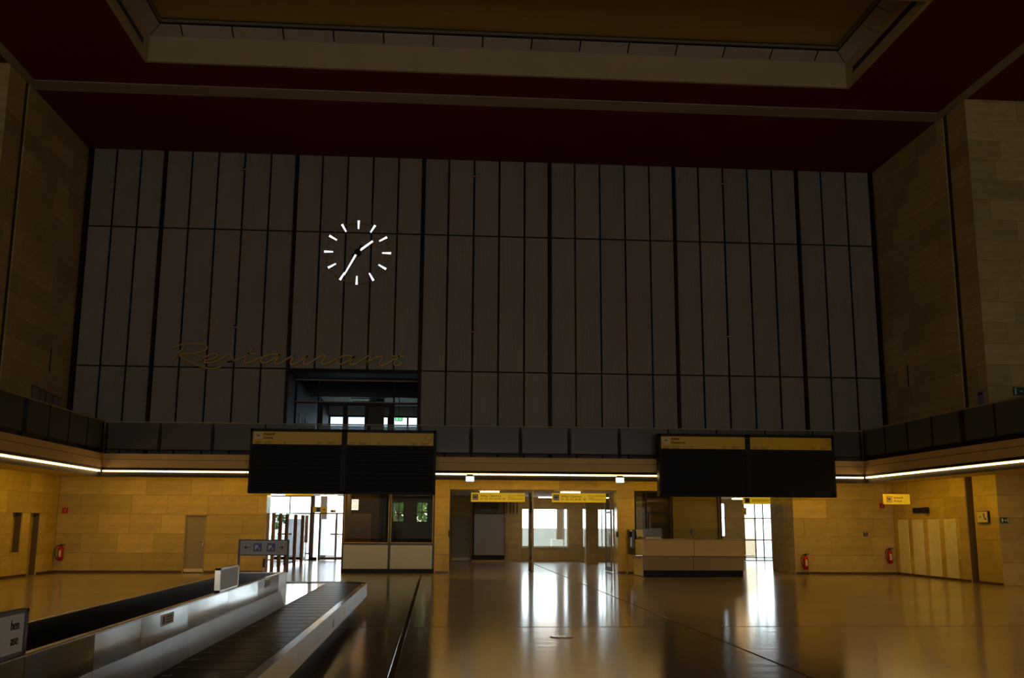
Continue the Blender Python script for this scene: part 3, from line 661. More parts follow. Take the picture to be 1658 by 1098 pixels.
# back walls
bw_holes = [(-1.87, -1.40, 1.67, 2.56), (-0.87, -0.36, 1.67, 2.56), (3.81, 5.88, 0.62, 2.31), (6.55, 6.69, 0.62, 2.31), (7.22, 9.2, 0.62, 2.31)]
wb_ = wall_core('wall_lobby_back', subtract((-1.85, 9.8, 0, ZR + 0.1), bw_holes), 45.04, 45.3, 'y', 'stone', 'stone back wall of the departures lobby with bright windows')
clad(wb_, 0.443, 9.75, 0, ZR, lambda u, z: ((u, 45.0, z), 0), bw_holes[2:] + [(0.69, 1.54, 0, 1.94)], seed=41, course=0.75)
room('wall_lobby_side', 'stone', 'stone side walls between lobby, office and side entrance', [(9.7, 9.85, 36.8, 45.3, 0, ZR), (6.62, 9.8, 36.7, 36.8, 0, ZR), (6.58, 6.69, Y0, 36.8, 0, ZR), (9.69, 9.75, Y0, 36.8, 0, ZR)])
room('wall_entrance', 'stone', 'stone walls of the side entrance passage', [(16.6, 16.8, Y0, 46.2, 0, ZR), (12.9, 16.8, Y0, Y0 + 0.1, 0, ZR)]
     + [(a, b_, 46.0, 46.25, c, d) for a, b_, c, d in subtract((9.75, 16.8, 0, ZR), [(13.08, 13.32, 1.1, 2.62), (14.18, 15.52, 0, 2.66)])])
# stone jambs
for nm, (a, b_, y1_), lb in (('trim_1', (12.18, 12.9, 36.2), 'polished stone jamb of the side entrance'), ('trim_2', (6.10, 6.58, 34.75), 'polished stone jamb between lobby and office'), ('trim_3', (-5.72, -5.57, 34.7), 'pale stone jamb of the bright vestibule'), ('trim_4', (0.36, 0.443, 34.6), 'stone jamb beside the booth')):
    j = tag(box(nm, 'mortar', None, a + 0.03, b_ - 0.03, D + 0.05, y1_ - 0.01, 0, ZR - 0.01), lb, 'jamb', kind='structure')
    if a > 5:
        clad(j, -y1_, -(D + 0.0), 0, 2.74, lambda u, z, a=a: ((a - 0.012, -u, z), -PI / 2), seed=51, course=0.93, m='stone_polished')
    else:
        clad(j, D, y1_, 0, 2.74, lambda u, z, b_=b_: ((b_ + 0.012, u, z), PI / 2), seed=52, course=0.93, m='stone_polished')
# generic glazed unit: bars and panes in the plane y
def glazing(name, label, y, x0, x1, z0, z1_, xs, zs, m='dark_metal', w_=0.05, gm='clear_glass', skip=(), depth=0.06, panes=None):
    t = thing(name, label, 'window', ((x0 + x1) / 2, y, z0), kind='structure')
    for x in [x0 + w_ / 2] + list(xs) + [x1 - w_ / 2]: box('mullion', m, t, x - w_ / 2, x + w_ / 2, y, y + depth, z0, z1_)
    for z in [z0 + w_ / 2] + list(zs) + [z1_ - w_ / 2]: box('transom', m, t, x0 + w_, x1 - w_, y + 0.005, y + depth - 0.005, z - w_ / 2, z + w_ / 2)
    X = [x0 + w_ / 2] + list(xs) + [x1 - w_ / 2]; Z = [z0 + w_ / 2] + list(zs) + [z1_ - w_ / 2]; k = 0
    for i in range(len(X) - 1):
        for j in range(len(Z) - 1):
            g = (panes or {}).get((i, j), gm)
            if g: box('pane', g, t, X[i] + w_ / 2, X[i + 1] - w_ / 2, y + depth / 2 - 0.003, y + depth / 2 + 0.003, Z[j] + w_ / 2, Z[j + 1] - w_ / 2)
    return t
# booth windows onto trees
glazing('window_1', 'small four-pane window with trees behind, left one in the booth', 45.1, -1.87, -1.40, 1.67, 2.56, [-1.635], [2.02, 2.14], w_=0.035)
glazing('window_2', 'small four-pane window with trees behind, right one in the booth', 45.1, -0.87, -0.36, 1.67, 2.56, [-0.615], [2.10], w_=0.035)
glazing('window_3', 'wide bright window in the lobby back wall', 45.15, 3.81, 5.88, 0.62, 2.31, [5.70], [], m='plaster_white', w_=0.04)
glazing('window_4', 'very narrow bright slit window in the lobby back wall', 45.15, 6.55, 6.69, 0.62, 2.31, [], [], m='plaster_white', w_=0.02)
glazing('window_5', 'bright window at the far right of the lobby back wall', 45.15, 7.22, 9.2, 0.62, 2.31, [7.42, 8.9], [], m='plaster_white', w_=0.04)
for x0, x1 in ((3.79, 5.90), (7.2, 9.2)): tag(box('sill_trim', 'plaster_white', None, x0, x1, 44.96, 45.15, 0.585, 0.62), 'white sill of the ' + ('wide lobby window' if x0 < 5 else 'far right lobby window'), 'sill', kind='structure')
# lobby door, screen and column
d2 = tag(box('door_2', 'door_grey', None, 0.70, 1.53, 44.93, 44.99, 0.02, 1.93, 0.006), 'grey door in the back corner of the departures lobby', 'door', kind='structure')
box('kick_plate', 'stone_pale', d2, 0.73, 1.50, 44.915, 44.93, 0.03, 0.15)
B().tube([(1.44, 44.93, 0.98), (1.44, 44.88, 0.98), (1.32, 44.88, 0.98)], 0.012).build('door_handle', 'steel_rim', d2)
ps = thing('partition_screen', 'tall glossy grey screen on a black base in the lobby', 'screen', (2.28, 44, 0))
box('base', 'black_metal', ps, 1.58, 2.985, 44.02, 44.3, 0.09, 0.28); box('foot', 'counter_low', ps, 1.56, 2.985, 44.0, 44.3, 0.0, 0.09)
box('board', 'screen_panel', ps, 1.66, 2.97, 44.0, 44.06, 0.29, 2.04, 0.005)
box('upright', 'black_metal', ps, 1.60, 1.66, 43.98, 44.08, 0.28, 2.55); box('upright', 'black_metal', ps, 2.97, 2.99, 43.98, 44.08, 0.28, 2.55)
box('rail', 'black_metal', ps, 1.60, 2.99, 43.98, 44.08, 2.04, 2.07)
box('upper_glass', 'dark_glass', ps, 1.66, 2.97, 44.02, 44.03, 2.07, 2.55)
for k in range(4): box('louvre', 'black_metal', ps, 3.05 + k * 0.17, 3.08 + k * 0.17, 44.1 + k * 0.18, 44.25 + k * 0.18, 2.07, 2.55)
co = tag(box('column', 'mortar', None, 6.23, 6.68, 41.83, 42.3, 0, ZR), 'square stone column standing in the departures lobby', 'column', kind='structure')
clad(co, 6.195, 6.713, 0, ZR, lambda u, z: ((u, 41.79, z), 0), course=0.75, seed=61); clad(co, -42.3, -41.8, 0, ZR, lambda u, z: ((6.195, -u, z), -PI / 2), course=0.75, seed=62, m='stone_polished')
t = thing('wall_socket_plate', 'pair of small red switches between the lobby windows', 'switch', (6.1, 44.98, 2.0))
box('plate', 'sign_cream', t, 5.97, 6.10, 44.97, 45.0, 1.93, 2.05); box('button', 'ext_red', t, 6.01, 6.06, 44.955, 44.97, 1.97, 2.02)
t = thing('wall_switch', 'small square switch plate between the lobby windows', 'switch', (6.1, 44.98, 1.3))
box('plate', 'sign_cream', t, 6.02, 6.12, 44.97, 45.0, 1.24, 1.34); box('rocker', 'ink_grey', t, 6.05, 6.09, 44.96, 44.97, 1.27, 1.31)
# open glass doors of the lobby
def leaf(label, x, y0, y1_, z0, z1_, zmid):
    t = thing('glass_door', label, 'door', (x, y0, z0), 'open glass doors of the lobby')
    for a, b_ in ((y0, y0 + 0.05), (y1_ - 0.05, y1_)): box('stile', 'sign_grey', t, x - 0.03, x + 0.03, a, b_, z0, z1_)
    for a, b_ in ((z0, z0 + 0.16), (zmid - 0.03, zmid + 0.03), (z1_ - 0.05, z1_)): box('rail', 'dark_metal', t, x - 0.03, x + 0.03, y0 + 0.05, y1_ - 0.05, a, b_)
    box('pane', 'door_glass', t, x - 0.005, x + 0.005, y0 + 0.05, y1_ - 0.05, z0 + 0.16, zmid - 0.03); box('pane', 'clear_glass', t, x - 0.005, x + 0.005, y0 + 0.05, y1_ - 0.05, zmid + 0.03, z1_ - 0.05)
    B().tube([(x - 0.05, y0 + 0.1, 0.9), (x - 0.05, y0 + 0.1, 1.3)], 0.015).build('pull_handle', 'steel_rim', t)
leaf('glass door standing open edge-on in the middle of the lobby opening', 3.24, 33.9, 35.2, 0.02, 2.72, 2.03)
leaf('glass door folded back against the right jamb of the lobby', 6.05, 34.8, 36.0, 0.02, 2.72, 2.03)
# lamps on the low ceilings
def tubelamp(label, x0, x1, y):
    t = thing('ceiling_lamp', label, 'lamp', ((x0 + x1) / 2, y, ZR), 'tube lamps on the low ceilings')
    box('housing', 'plaster_white', t, x0 - 0.02, x1 + 0.02, y - 0.09, y + 0.09, ZR - 0.03, ZR); box('diffuser', 'tube_warm', t, x0, x1, y - 0.07, y + 0.07, ZR - 0.07, ZR - 0.03)
for x0, x1, y, lb in ((1.58, 2.25, 36.4, 'warm tube lamp above the lobby sign nearest the booth'), (4.50, 5.19, 36.4, 'warm tube lamp above the lobby sign nearest the counter'), (4.40, 5.1, 43.4, 'warm tube lamp deep in the lobby'),
                     (-4.6, -4.05, 38.0, 'front warm tube lamp in the bright vestibule'), (-4.85, -4.15, 43.0, 'rear warm tube lamp in the bright vestibule'), (-6.9, -6.1, 42.5, 'warm tube lamp over the left side of the vestibule'), (-5.62, -5.4, 36.3, 'warm tube lamp near the vestibule jamb'),
                     (-2.75, -2.35, 35.1, 'added, unseen tube lamp that lights the booth shutter'), (12.9, 13.6, 43.4, 'warm tube lamp left of the yellow sign in the side entrance'), (14.85, 15.35, 43.4, 'warm tube lamp right of the yellow sign in the side entrance')): tubelamp(lb, x0, x1, y)  # booth lamp is an added, unseen light for the shutter
# yellow hanging signs
def hang_sign(label, x0, x1, y, z0, z1_, ztop, build):
    t = thing('hanging_sign', label, 'sign', ((x0 + x1) / 2, y, z0), 'yellow hanging signs')
    box('panel', 'sign_yellow_lit', t, x0, x1, y, y + 0.08, z0, z1_, 0.006)
    for u in (x0 + 0.08, x1 - 0.08): B().tube([(u, y + 0.04, z1_), (u, y + 0.04, ztop)], 0.006, 6).build('hanger', 'dark_metal', t)
    build(t, x0, x1, y - 0.004, z0, z1_); return t
def picto(t, x, z, s, y, tilt):
    B().prism([(p[0], y, p[1]) for p in rrect(x, z, s, s, s * 0.1)], (0, 0.004, 0)).build('pictogram', 'sign_cream', t)
    B().prism(plane_icon(x, z, s * 0.36, tilt, y - 0.003), (0, 0.003, 0)).build('pictogram_print', 'ink', t)
def lobby_print(t, x0, x1, y, z0, z1_):
    picto(t, x0 + 0.145, (z0 + z1_) / 2, 0.21, y, 0.3)
    text(t, 'Abflug / Departure', 0.095, (x0 + 0.32, y + 0.002, z0 + 0.175), '-y'); text(t, 'A1, A2, A3, A4, B1, B2', 0.095, (x0 + 0.32, y + 0.002, z0 + 0.07), '-y')
    for k, s in enumerate(('Zutritt nur mit Bordkarte', 'Entrance', 'with Boarding Pass only')): text(t, s, 0.055, (x0 + 1.29, y + 0.002, z0 + 0.205 - 0.062 * k), '-y')
hang_sign('yellow Abflug Departure sign left of the open glass door', 1.22, 3.113, 35.5, 2.376, 2.69, ZR, lobby_print)
hang_sign('yellow Abflug Departure sign right of the open glass door', 4.074, 5.985, 35.5, 2.376, 2.70, ZR, lobby_print)
def arr_print(t, x0, x1, y, z0, z1_):
    picto(t, x0 + 0.17, (z0 + z1_) / 2, 0.21, y, -0.3)
    text(t, 'Ankunft', 0.095, (x0 + 0.32, y + 0.002, z0 + 0.18), '-y'); text(t, 'Arrival', 0.095, (x0 + 0.32, y + 0.002, z0 + 0.075), '-y')
hang_sign('yellow Ankunft Arrival sign hanging under the right balcony', 14.32, 15.177, 31.5, 2.30, 2.62, ZB0, arr_print)
def side_print(t, x0, x1, y, z0, z1_):
    B().prism([(p[0], y, p[1]) for p in rrect(x0 + 0.15, (z0 + z1_) / 2, 0.19, 0.19, 0.02)], (0, 0.004, 0)).build('pictogram', 'sign_cream', t)
    B().box(x0 + 0.10, x0 + 0.14, y - 0.003, y, z0 + 0.07, z1_ - 0.07).box(x0 + 0.15, x0 + 0.21, y - 0.003, y, z0 + 0.08, z1_ - 0.08).build('pictogram_print', 'ink', t)
    B().box(x0 + 0.32, x1 - 0.06, y, y + 0.004, z1_ - 0.115, z1_ - 0.10).box(x0 + 0.32, x1 - 0.3, y, y + 0.004, z1_ - 0.16, z1_ - 0.145).build('line_print', 'ink_grey', t)
hang_sign('yellow sign hanging in the side entrance beneath the departures board', 11.25, 12.5, 36.5, 2.38, 2.64, ZR, side_print)
hang_sign('yellow sign half hidden behind the arrivals board', -5.40, -4.40, 36.7, 2.57, 2.72, ZR, lambda t, x0, x1, y, z0, z1_: B().box(x0 + 0.1, x1 - 0.1, y, y + 0.004, z0 + 0.11, z0 + 0.13).build('line_print', 'ink_grey', t))

# glazed front of the bright vestibule
gv = glazing('window_6', 'wide bright glazed front of the vestibule beside the booth', 45.5, -9.0, -5.5, 0, 2.80, [-7.35, -6.45], [0.28, 2.03], m='bronze', w_=0.05, panes={(0, 1): 'frosted_glass', (1, 1): 'clear_glass', (2, 1): 'frosted_glass', (0, 0): 'frosted_glass'})
gd = thing('entrance_door', 'glass entrance doors with frosted panes in a dark bronze frame', 'door', (-4.6, 45.5, 0))
box('post', 'bronze', gd, -5.50, -5.36, 45.45, 45.65, 0, 2.80); box('transom', 'bronze', gd, -5.36, -3.0, 45.46, 45.6, 2.0, 2.06); box('threshold', 'black_metal', gd, -5.50, -5.18, 45.40, 45.45, 0, 0.14)
for a, b_ in ((-5.15, -5.06), (-4.42, -4.34), (-3.2, -3.1)): box('stile', 'bronze', gd, a, b_, 45.47, 45.58, 0, 2.0)
box('side_pane', 'clear_glass', gd, -5.36, -5.15, 45.52, 45.53, 0.1, 2.0); box('door_pane', 'frosted_glass', gd, -5.06, -4.42, 45.52, 45.53, 0.22, 1.78); box('door_pane', 'clear_glass', gd, -5.06, -4.42, 45.52, 45.53, 1.78, 2.0); box('door_pane', 'clear_glass', gd, -4.34, -3.2, 45.52, 45.53, 0.2, 2.0)
box('top_pane', 'clear_glass', gd, -5.36, -3.1, 45.52, 45.53, 2.06, 2.78); box('kick_rail', 'bronze', gd, -5.06, -3.1, 45.48, 45.56, 0.02, 0.15); box('kick_rail', 'bronze', gd, -5.06, -4.42, 45.49, 45.56, 0.17, 0.21)
box('push_bar', 'wood_post', gd, -4.62, -4.0, 45.40, 45.44, 1.10, 1.16)
box('push_bar', 'wood_post', gv, -6.85, -6.30, 45.40, 45.44, 1.10, 1.16)
tag(box('wall_vestibule_front', 'plaster', None, -3.1, -1.85, 45.4, 45.7, 0, ZR), 'pale wall right of the vestibule doors', 'wall', kind='structure')
t = thing('door_sign', 'yellow sign with blue square and arrow above the vestibule doors', 'sign', (-5.15, 45.3, 2.06))
box('panel', 'sign_yellow', t, -5.42, -4.80, 45.36, 45.40, 2.07, 2.32); box('blue_square', 'sign_blue', t, -5.27, -5.10, 45.352, 45.36, 2.10, 2.28)
B().prism([(p[0], 45.352, p[1]) for p in arrow_pts(-4.93, 2.19, 0.07, 1)], (0, 0.008, 0)).build('arrow', 'ink', t)
t = thing('door_sign', 'small yellow sign with dark symbol above the vestibule doors', 'sign', (-4.5, 45.3, 2.06))
box('panel', 'sign_yellow', t, -4.66, -4.42, 45.36, 45.40, 2.07, 2.19); box('symbol', 'ink', t, -4.60, -4.55, 45.352, 45.36, 2.09, 2.17)
# row of brown posts with glass between them
pg = thing('post_screen', 'receding row of brown posts with glass in the vestibule', 'screen', (-5.45, 39, 0))
py_ = [34.85, 36.4, 38.0, 40.3, 42.4]
for y in py_: box('post', 'wood_post', pg, -5.52, -5.40, y - 0.03, y + 0.03, 0, 1.93, 0.005)
box('short_post', 'wood_post', pg, -5.52, -5.40, 43.7, 43.76, 0.8, 1.93, 0.005)
box('top_rail', 'steel_rim', pg, -5.49, -5.45, 34.85, 43.76, 1.93, 1.96)
for a, b_ in zip(py_, py_[1:] + [43.7]): box('glass_panel', 'clear_glass', pg, -5.475, -5.465, a + 0.04, b_ - 0.04, 0.1, 1.9)
B().tube([(-5.46, 43.73, 0), (-5.46, 43.73, 0.8)], 0.02).build('short_post_stem', 'steel_rim', pg)
# side entrance front
glazing('window_7', 'bright glass door front at the end of the side entrance', 46.05, 14.18, 15.52, 0, 2.66, [14.72, 15.10], [0.16, 0.95, 1.93], m='dark_metal', w_=0.05, panes={(0, 1): 'dark_glass', (0, 2): 'dark_glass'})
glazing('window_8', 'narrow window beside the office at the end of the side entrance', 46.05, 13.08, 13.32, 1.1, 2.62, [], [1.95], m='bronze', w_=0.03)
t = thing('door_sign', 'small upright yellow sign beside the side entrance door', 'sign', (14.2, 45.9, 2.1))
box('panel', 'sign_yellow', t, 14.13, 14.30, 45.94, 45.98, 2.08, 2.42); box('symbol', 'ink', t, 14.18, 14.25, 45.932, 45.94, 2.18, 2.22)
# office window with blinds
of = glazing('window_9', 'dark office window with blinds behind the information counter', D + 0.02, 6.69, 9.69, 0, 2.72, [7.09, 7.98], [], m='black_metal', w_=0.05, gm='office_glass', depth=0.07)
box('transom', 'black_metal', of, 7.11, 7.96, D + 0.02, D + 0.09, 2.0, 2.045)
B().box(7.15, 7.93, D + 0.0, D + 0.03, 1.95, 1.98).box(7.15, 7.18, D, D + 0.03, 0.2, 1.95).box(7.90, 7.93, D, D + 0.03, 0.2, 1.95).build('casement_frame', 'black_metal', of)
for (a, b_) in ((6.72, 7.05), (8.02, 9.66)):
    o_ = thing('venetian_blind', 'narrow closed venetian blind left in the office window' if a < 7 else 'wide closed venetian blind in the office window', 'blind', ((a + b_) / 2, 34.35, 0.4))
    for k in range(42):
        z = 0.45 + k * 0.054; B().prism([(a, 34.34, z), (a, 34.34, z + 0.002), (a, 34.36, z + 0.05), (a, 34.36, z + 0.048)], (b_ - a, 0, 0)).build('slat', 'blind', o_)
tag(box('wall_office', 'room_grey', None, 7.0, 8.05, 34.6, 34.65, 0, ZR), 'dark screen wall inside the office', 'wall', kind='structure')

# ------------------------------------------------------------------ information counter
ct = thing('information_counter', 'cream information counter with glass screen under the departures board', 'counter', (8.15, 32.5, 0))
c0, c1, cm = 6.53, 9.785, 8.15
box('plinth', 'black_metal', ct, c0 + 0.04, c1 - 0.03, 31.92, 33.2, 0, 0.2)
for a, b_ in ((c0, cm), (cm, c1)):
    box('lower_panel', 'counter_low', ct, a + 0.006, b_ - 0.006, 31.88, 31.92, 0.2, 0.63, 0.004)  # darker colour puts in the shade below the upper panels
    box('upper_panel', 'counter_cream', ct, a + 0.006, b_ - 0.006, 31.74, 31.79, 0.645, 1.14, 0.004)
box('body', 'black_metal', ct, c0 + 0.01, c1 - 0.02, 31.80, 32.35, 0.63, 1.12)
box('side_panel', 'stone_pale', ct, c0 - 0.02, c0 + 0.02, 31.92, 33.3, 0.02, 0.63); box('side_panel', 'stone_pale', ct, c0 - 0.02, c0 + 0.02, 31.79, 33.3, 0.68, 1.135)  # paler end panels carry the white light on this face in their colour
box('side_shelf', 'steel_rim', ct, 6.30, 6.53, 31.85, 33.4, 0.645, 0.67); box('side_shelf', 'steel_rim', ct, c1, c1 + 0.35, 31.9, 33.2, 0.645, 0.67)
box('counter_top', 'counter_low', ct, c0, c1, 31.74, 32.5, 1.14, 1.165)
for a, b_ in ((c0 + 0.02, cm - 0.02), (cm + 0.02, c1 - 0.02)): box('glass_screen', 'clear_glass', ct, a, b_, 31.83, 31.84, 1.165, 1.50)
for x in (6.64, 8.14):
    B().tube([(x, 31.86, 1.16), (x, 31.86, 1.40)], 0.015).box(x - 0.08, x + 0.08, 31.84, 31.9, 1.33, 1.48).build('screen_clamp', 'worn_tab', ct)
box('end_screen', 'clear_glass', ct, 6.31, 6.318, 32.0, 33.4, 0.67, 1.46); box('screen_post', 'counter_low', ct, 6.29, 6.34, 33.35, 33.42, 0, 1.47)
t = thing('monitor', 'small pale monitor standing at the left end of the information counter', 'monitor', (6.62, 32.6, 1.165))
B().prism([(6.50, 32.62, 1.22), (6.70, 32.52, 1.22), (6.67, 32.54, 1.46), (6.47, 32.64, 1.46)], (0.01, 0.03, 0)).build('screen', 'sign_white', t); box('stand', 'ink_grey', t, 6.56, 6.64, 32.56, 32.66, 1.165, 1.24)
t = thing('paper_tray', 'low cream tray on top of the information counter', 'tray', (6.95, 32.0, 1.166))
B().box(6.72, 7.13, 31.9, 32.2, 1.166, 1.18).box(6.72, 7.13, 31.9, 31.91, 1.18, 1.225).box(6.72, 7.13, 32.19, 32.2, 1.18, 1.225).build('tray', 'counter_cream', t); box('paper', 'sign_cream', t, 6.75, 7.1, 31.93, 32.17, 1.18, 1.21)

# ------------------------------------------------------------------ restaurant entrance above the balcony
ZF = ZB1
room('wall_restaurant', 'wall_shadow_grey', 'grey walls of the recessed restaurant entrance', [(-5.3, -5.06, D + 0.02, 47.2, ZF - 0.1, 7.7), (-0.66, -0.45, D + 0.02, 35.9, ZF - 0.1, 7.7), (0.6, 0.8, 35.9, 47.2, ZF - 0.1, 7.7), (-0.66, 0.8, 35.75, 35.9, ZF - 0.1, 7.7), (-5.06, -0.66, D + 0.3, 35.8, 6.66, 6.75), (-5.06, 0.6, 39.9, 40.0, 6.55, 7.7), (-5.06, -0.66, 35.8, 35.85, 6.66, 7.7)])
tag(B().box(-5.3, 0.8, 40, 47.3, 6.97, 7.1).box(-5.3, 0.8, 35.6, 40.0, 7.6, 7.7).build('ceiling_restaurant', 'plaster_white'), 'white ceiling of the restaurant lobby', 'ceiling', kind='structure')
tag(box('floor_restaurant', 'room_grey', None, -5.3, 0.8, D + 0.02, 47.3, 3.5, ZF), 'dark floor of the restaurant lobby', 'floor', kind='structure')
tag(B().box(-5.3, 0.8, 47.0, 47.2, ZF, 4.3).box(-5.3, 0.8, 47.0, 47.2, 6.57, 7.1).build('wall_restaurant_back', 'plaster_white'), 'white wall below and above the restaurant windows', 'wall', kind='structure')
glazing('window_10', 'bright band of windows at the back of the restaurant lobby', 47.05, -5.06, 0.6, 4.3, 6.57, [-4.2, -2.3, -1.4], [], m='dark_metal', w_=0.08, gm='dimming_glass')
sf = glazing('window_11', 'dark-framed glazed restaurant front with double doors', 35.75, -5.06, -0.66, ZF, 6.66, [-4.23, -1.57], [5.82], m='black_metal', w_=0.06)
for x in (-4.14, -3.277, -2.516, -1.66): box('door_stile', 'black_metal', sf, x - 0.075, x + 0.075, 35.74, 35.83, ZF, 5.79)
box('door_head', 'black_metal', sf, -4.2, -1.6, 35.73, 35.84, 5.72, 5.80); box('head_trim', 'trim_beige', sf, -5.06, -0.66, 35.70, 35.75, 6.60, 6.64); box('head_trim', 'trim_beige', sf, -5.06, -0.66, 35.70, 35.75, 5.83, 5.86)
tag(box('wall_restaurant_screen', 'room_grey', None, -3.02, -2.35, 44.0, 44.1, ZF, 6.97), 'dark partition inside the restaurant lobby', 'wall', kind='structure')
t = thing('lowered_ceiling', 'row of pale ceiling boards in the restaurant lobby', 'ceiling boards', (-3.1, 43, 6.95))
for k in range(5): box('slat', 'blind_white', t, -3.75, -2.7, 41.2 + k * 1.1, 41.9 + k * 1.1, 6.90, 6.965)
t = thing('emergency_exit_sign', 'green glowing exit sign behind the restaurant glass', 'exit sign', (-1.63, 42, 5.82), 'exit signs')
box('case', 'dark_metal', t, -1.78, -1.47, 42.0, 42.05, 5.83, 5.98); box('face', 'exit_green', t, -1.765, -1.485, 41.99, 42.0, 5.845, 5.965)
B().prism([(p[0], 41.985, p[1]) for p in arrow_pts(-1.56, 5.905, 0.045, -1)], (0, 0.004, 0)).box(-1.72, -1.68, 41.985, 41.99, 5.86, 5.95).build('symbol', 'exit_glow', t); B().tube([(-1.62, 42.02, 5.98), (-1.62, 42.02, 6.97)], 0.01, 6).build('hanger', 'dark_metal', t)
for y, nm in ((37.3, 'nearer'), (39.0, 'farther')):
    t = thing('wall_frame', 'pale narrow frame on the grey restaurant wall, the ' + nm + ' of two', 'frame', (-5.05, y, 4.9), 'frames on the restaurant side wall')
    B().box(-5.06, -5.03, y - 0.3, y - 0.24, 4.2, 5.55).box(-5.06, -5.03, y + 0.24, y + 0.3, 4.2, 5.55).box(-5.06, -5.03, y - 0.24, y + 0.24, 5.49, 5.55).build('frame', 'plaster_white', t); box('panel', 'device_black', t, -5.058, -5.045, y - 0.24, y + 0.24, 4.2, 5.49)

# ------------------------------------------------------------------ exit signs, fire signs, wall plates
for x, lb in ((1.055, 'white glowing exit sign under the strip lamp nearest the booth'), (5.86, 'white glowing exit sign under the strip lamp nearest the counter')):
    t = thing('emergency_exit_sign', lb, 'exit sign', (x, 32, 2.92), 'exit signs')
    box('mount', 'dark_metal', t, x - 0.1, x + 0.1, 31.99, 32.12, 3.10, 3.16); box('case', 'plaster_white', t, x - 0.138, x + 0.138, 31.99, 32.06, 2.92, 3.10); box('face', 'exit_glow', t, x - 0.13, x + 0.13, 31.984, 31.99, 2.93, 3.09)
def greensign(label, x0, x1, y, z0, z1_):
    t = thing('emergency_exit_sign', label, 'exit sign', (x0, y, z0), 'exit signs')
    box('plate', 'sign_green', t, x0, x1, y - 0.03, y, z0, z1_); box('figure_print', 'print_white', t, x0 + 0.04, x0 + 0.08, y - 0.034, y - 0.03, z0 + 0.03, z1_ - 0.03)
    B().prism([(p[0], y - 0.034, p[1]) for p in arrow_pts((x0 + x1) / 2 + 0.02, (z0 + z1_) / 2, 0.05, 1)], (0, 0.004, 0)).build('arrow_print', 'print_white', t); box('door_print', 'print_white', t, x1 - 0.04, x1 - 0.015, y - 0.034, y - 0.03, z0 + 0.02, z1_ - 0.02)
greensign('unlit green exit sign on the right pilaster below the balcony', 15.73, 15.98, YP, 1.71, 1.865); greensign('unlit green exit sign on the right pilaster above the balcony', 16.44, 16.86, YP, 5.31, 5.55)
def redsign(label, x0, x1, z0, z1_):
    t = thing('fire_sign', label, 'sign', (x0, D, z0), 'red fire signs'); box('plate', 'sign_red', t, x0, x1, D - 0.015, D, z0, z1_)
    cx_, cz_ = (x0 + x1) / 2, (z0 + z1_) / 2
    B().prism([(cx_ - 0.03, D - 0.018, cz_ - 0.05), (cx_ + 0.01, D - 0.018, cz_ - 0.055), (cx_ + 0.045, D - 0.018, cz_ + 0.05), (cx_ + 0.02, D - 0.018, cz_ + 0.055)], (0, 0.003, 0)).build('symbol', 'pink_paint', t)
redsign('red fire sign on the left end of the stone wall', -12.08, -11.89, 1.885, 2.055); redsign('red fire sign on the stone wall behind the arrivals sign', 15.23, 15.40, 2.22, 2.385)
t = thing('wall_plate', 'small grey plate with dark symbols on the right stone wall', 'plate', (14.67, D, 1.24)); box('plate', 'sign_grey', t, 14.575, 14.765, D - 0.015, D, 1.235, 1.44)
for a, b_, c in ((14.60, 14.645, 1.40), (14.66, 14.69, 1.36), (14.705, 14.745, 1.40)): box('symbol', 'ink', t, a, b_, D - 0.018, D - 0.015, 1.27, c)
t = thing('phone_sign', 'white square sign with arrow and telephone handset on the right pilaster', 'sign', (XR, 28.07, 1.71)); box('case', 'dark_metal', t, XR - 0.07, XR, 27.78, 28.36, 1.71, 2.05); box('face', 'sign_cream', t, XR - 0.076, XR - 0.07, 27.80, 28.34, 1.73, 2.03)
xf = XR - 0.08
B().prism([(xf, 28.17 - (p[0]), p[1]) for p in arrow_pts(0, 1.88, 0.06, -1)], (0.004, 0, 0)).build('arrow', 'ink', t)
B().tube([(xf + 0.002, 27.98, 1.96), (xf + 0.002, 27.97, 1.90), (xf + 0.002, 27.94, 1.85), (xf + 0.002, 27.89, 1.82)], 0.015, 6).box(xf, xf + 0.004, 27.955, 28.01, 1.93, 1.98).box(xf, xf + 0.004, 27.86, 27.91, 1.80, 1.845).build('handset', 'ink', t)
t = thing('wall_vent', 'dark slatted device high on the right stone wall', 'vent', (XR, 31.8, 2.0)); box('back', 'ink_grey', t, XR - 0.03, XR, 31.32, 32.34, 2.03, 2.20)
for k in range(8): box('bar', 'device_black', t, XR - 0.08, XR - 0.03, 31.55 + k * 0.10, 31.60 + k * 0.10, 2.03, 2.20)
box('end_block', 'device_black', t, XR - 0.14, XR - 0.02, 31.30, 31.50, 2.02, 2.21)
t = thing('poster', 'small bluish poster on the right pilaster above the railing', 'poster', (XR, 27.75, 5.0)); box('sheet', 'poster_blue', t, XR - 0.012, XR, 27.60, 27.91, 5.0, 5.47); box('header_print', 'ink', t, XR - 0.015, XR - 0.012, 27.63, 27.88, 5.36, 5.43)
for k, (y0, y1_, h) in enumerate(((30.9, 31.4, 5.66), (31.55, 31.9, 5.62), (32.0, 32.4, 5.60), (32.55, 33.1, 5.56))):
    t = thing('notice_board', ('first', 'second', 'third', 'fourth')[k] + ' grey framed notice from the groove on the left upper wall', 'notice', (XL, y0, 4.9), 'grey notices on the left upper wall')
    box('sheet', 'sign_grey', t, XL, XL + 0.02, y0 + 0.03, y1_ - 0.03, 4.8, h - 0.03); B().box(XL, XL + 0.03, y0, y0 + 0.03, 4.8, h).box(XL, XL + 0.03, y1_ - 0.03, y1_, 4.8, h).box(XL, XL + 0.03, y0, y1_, h - 0.03, h).build('frame', 'ink_grey', t)
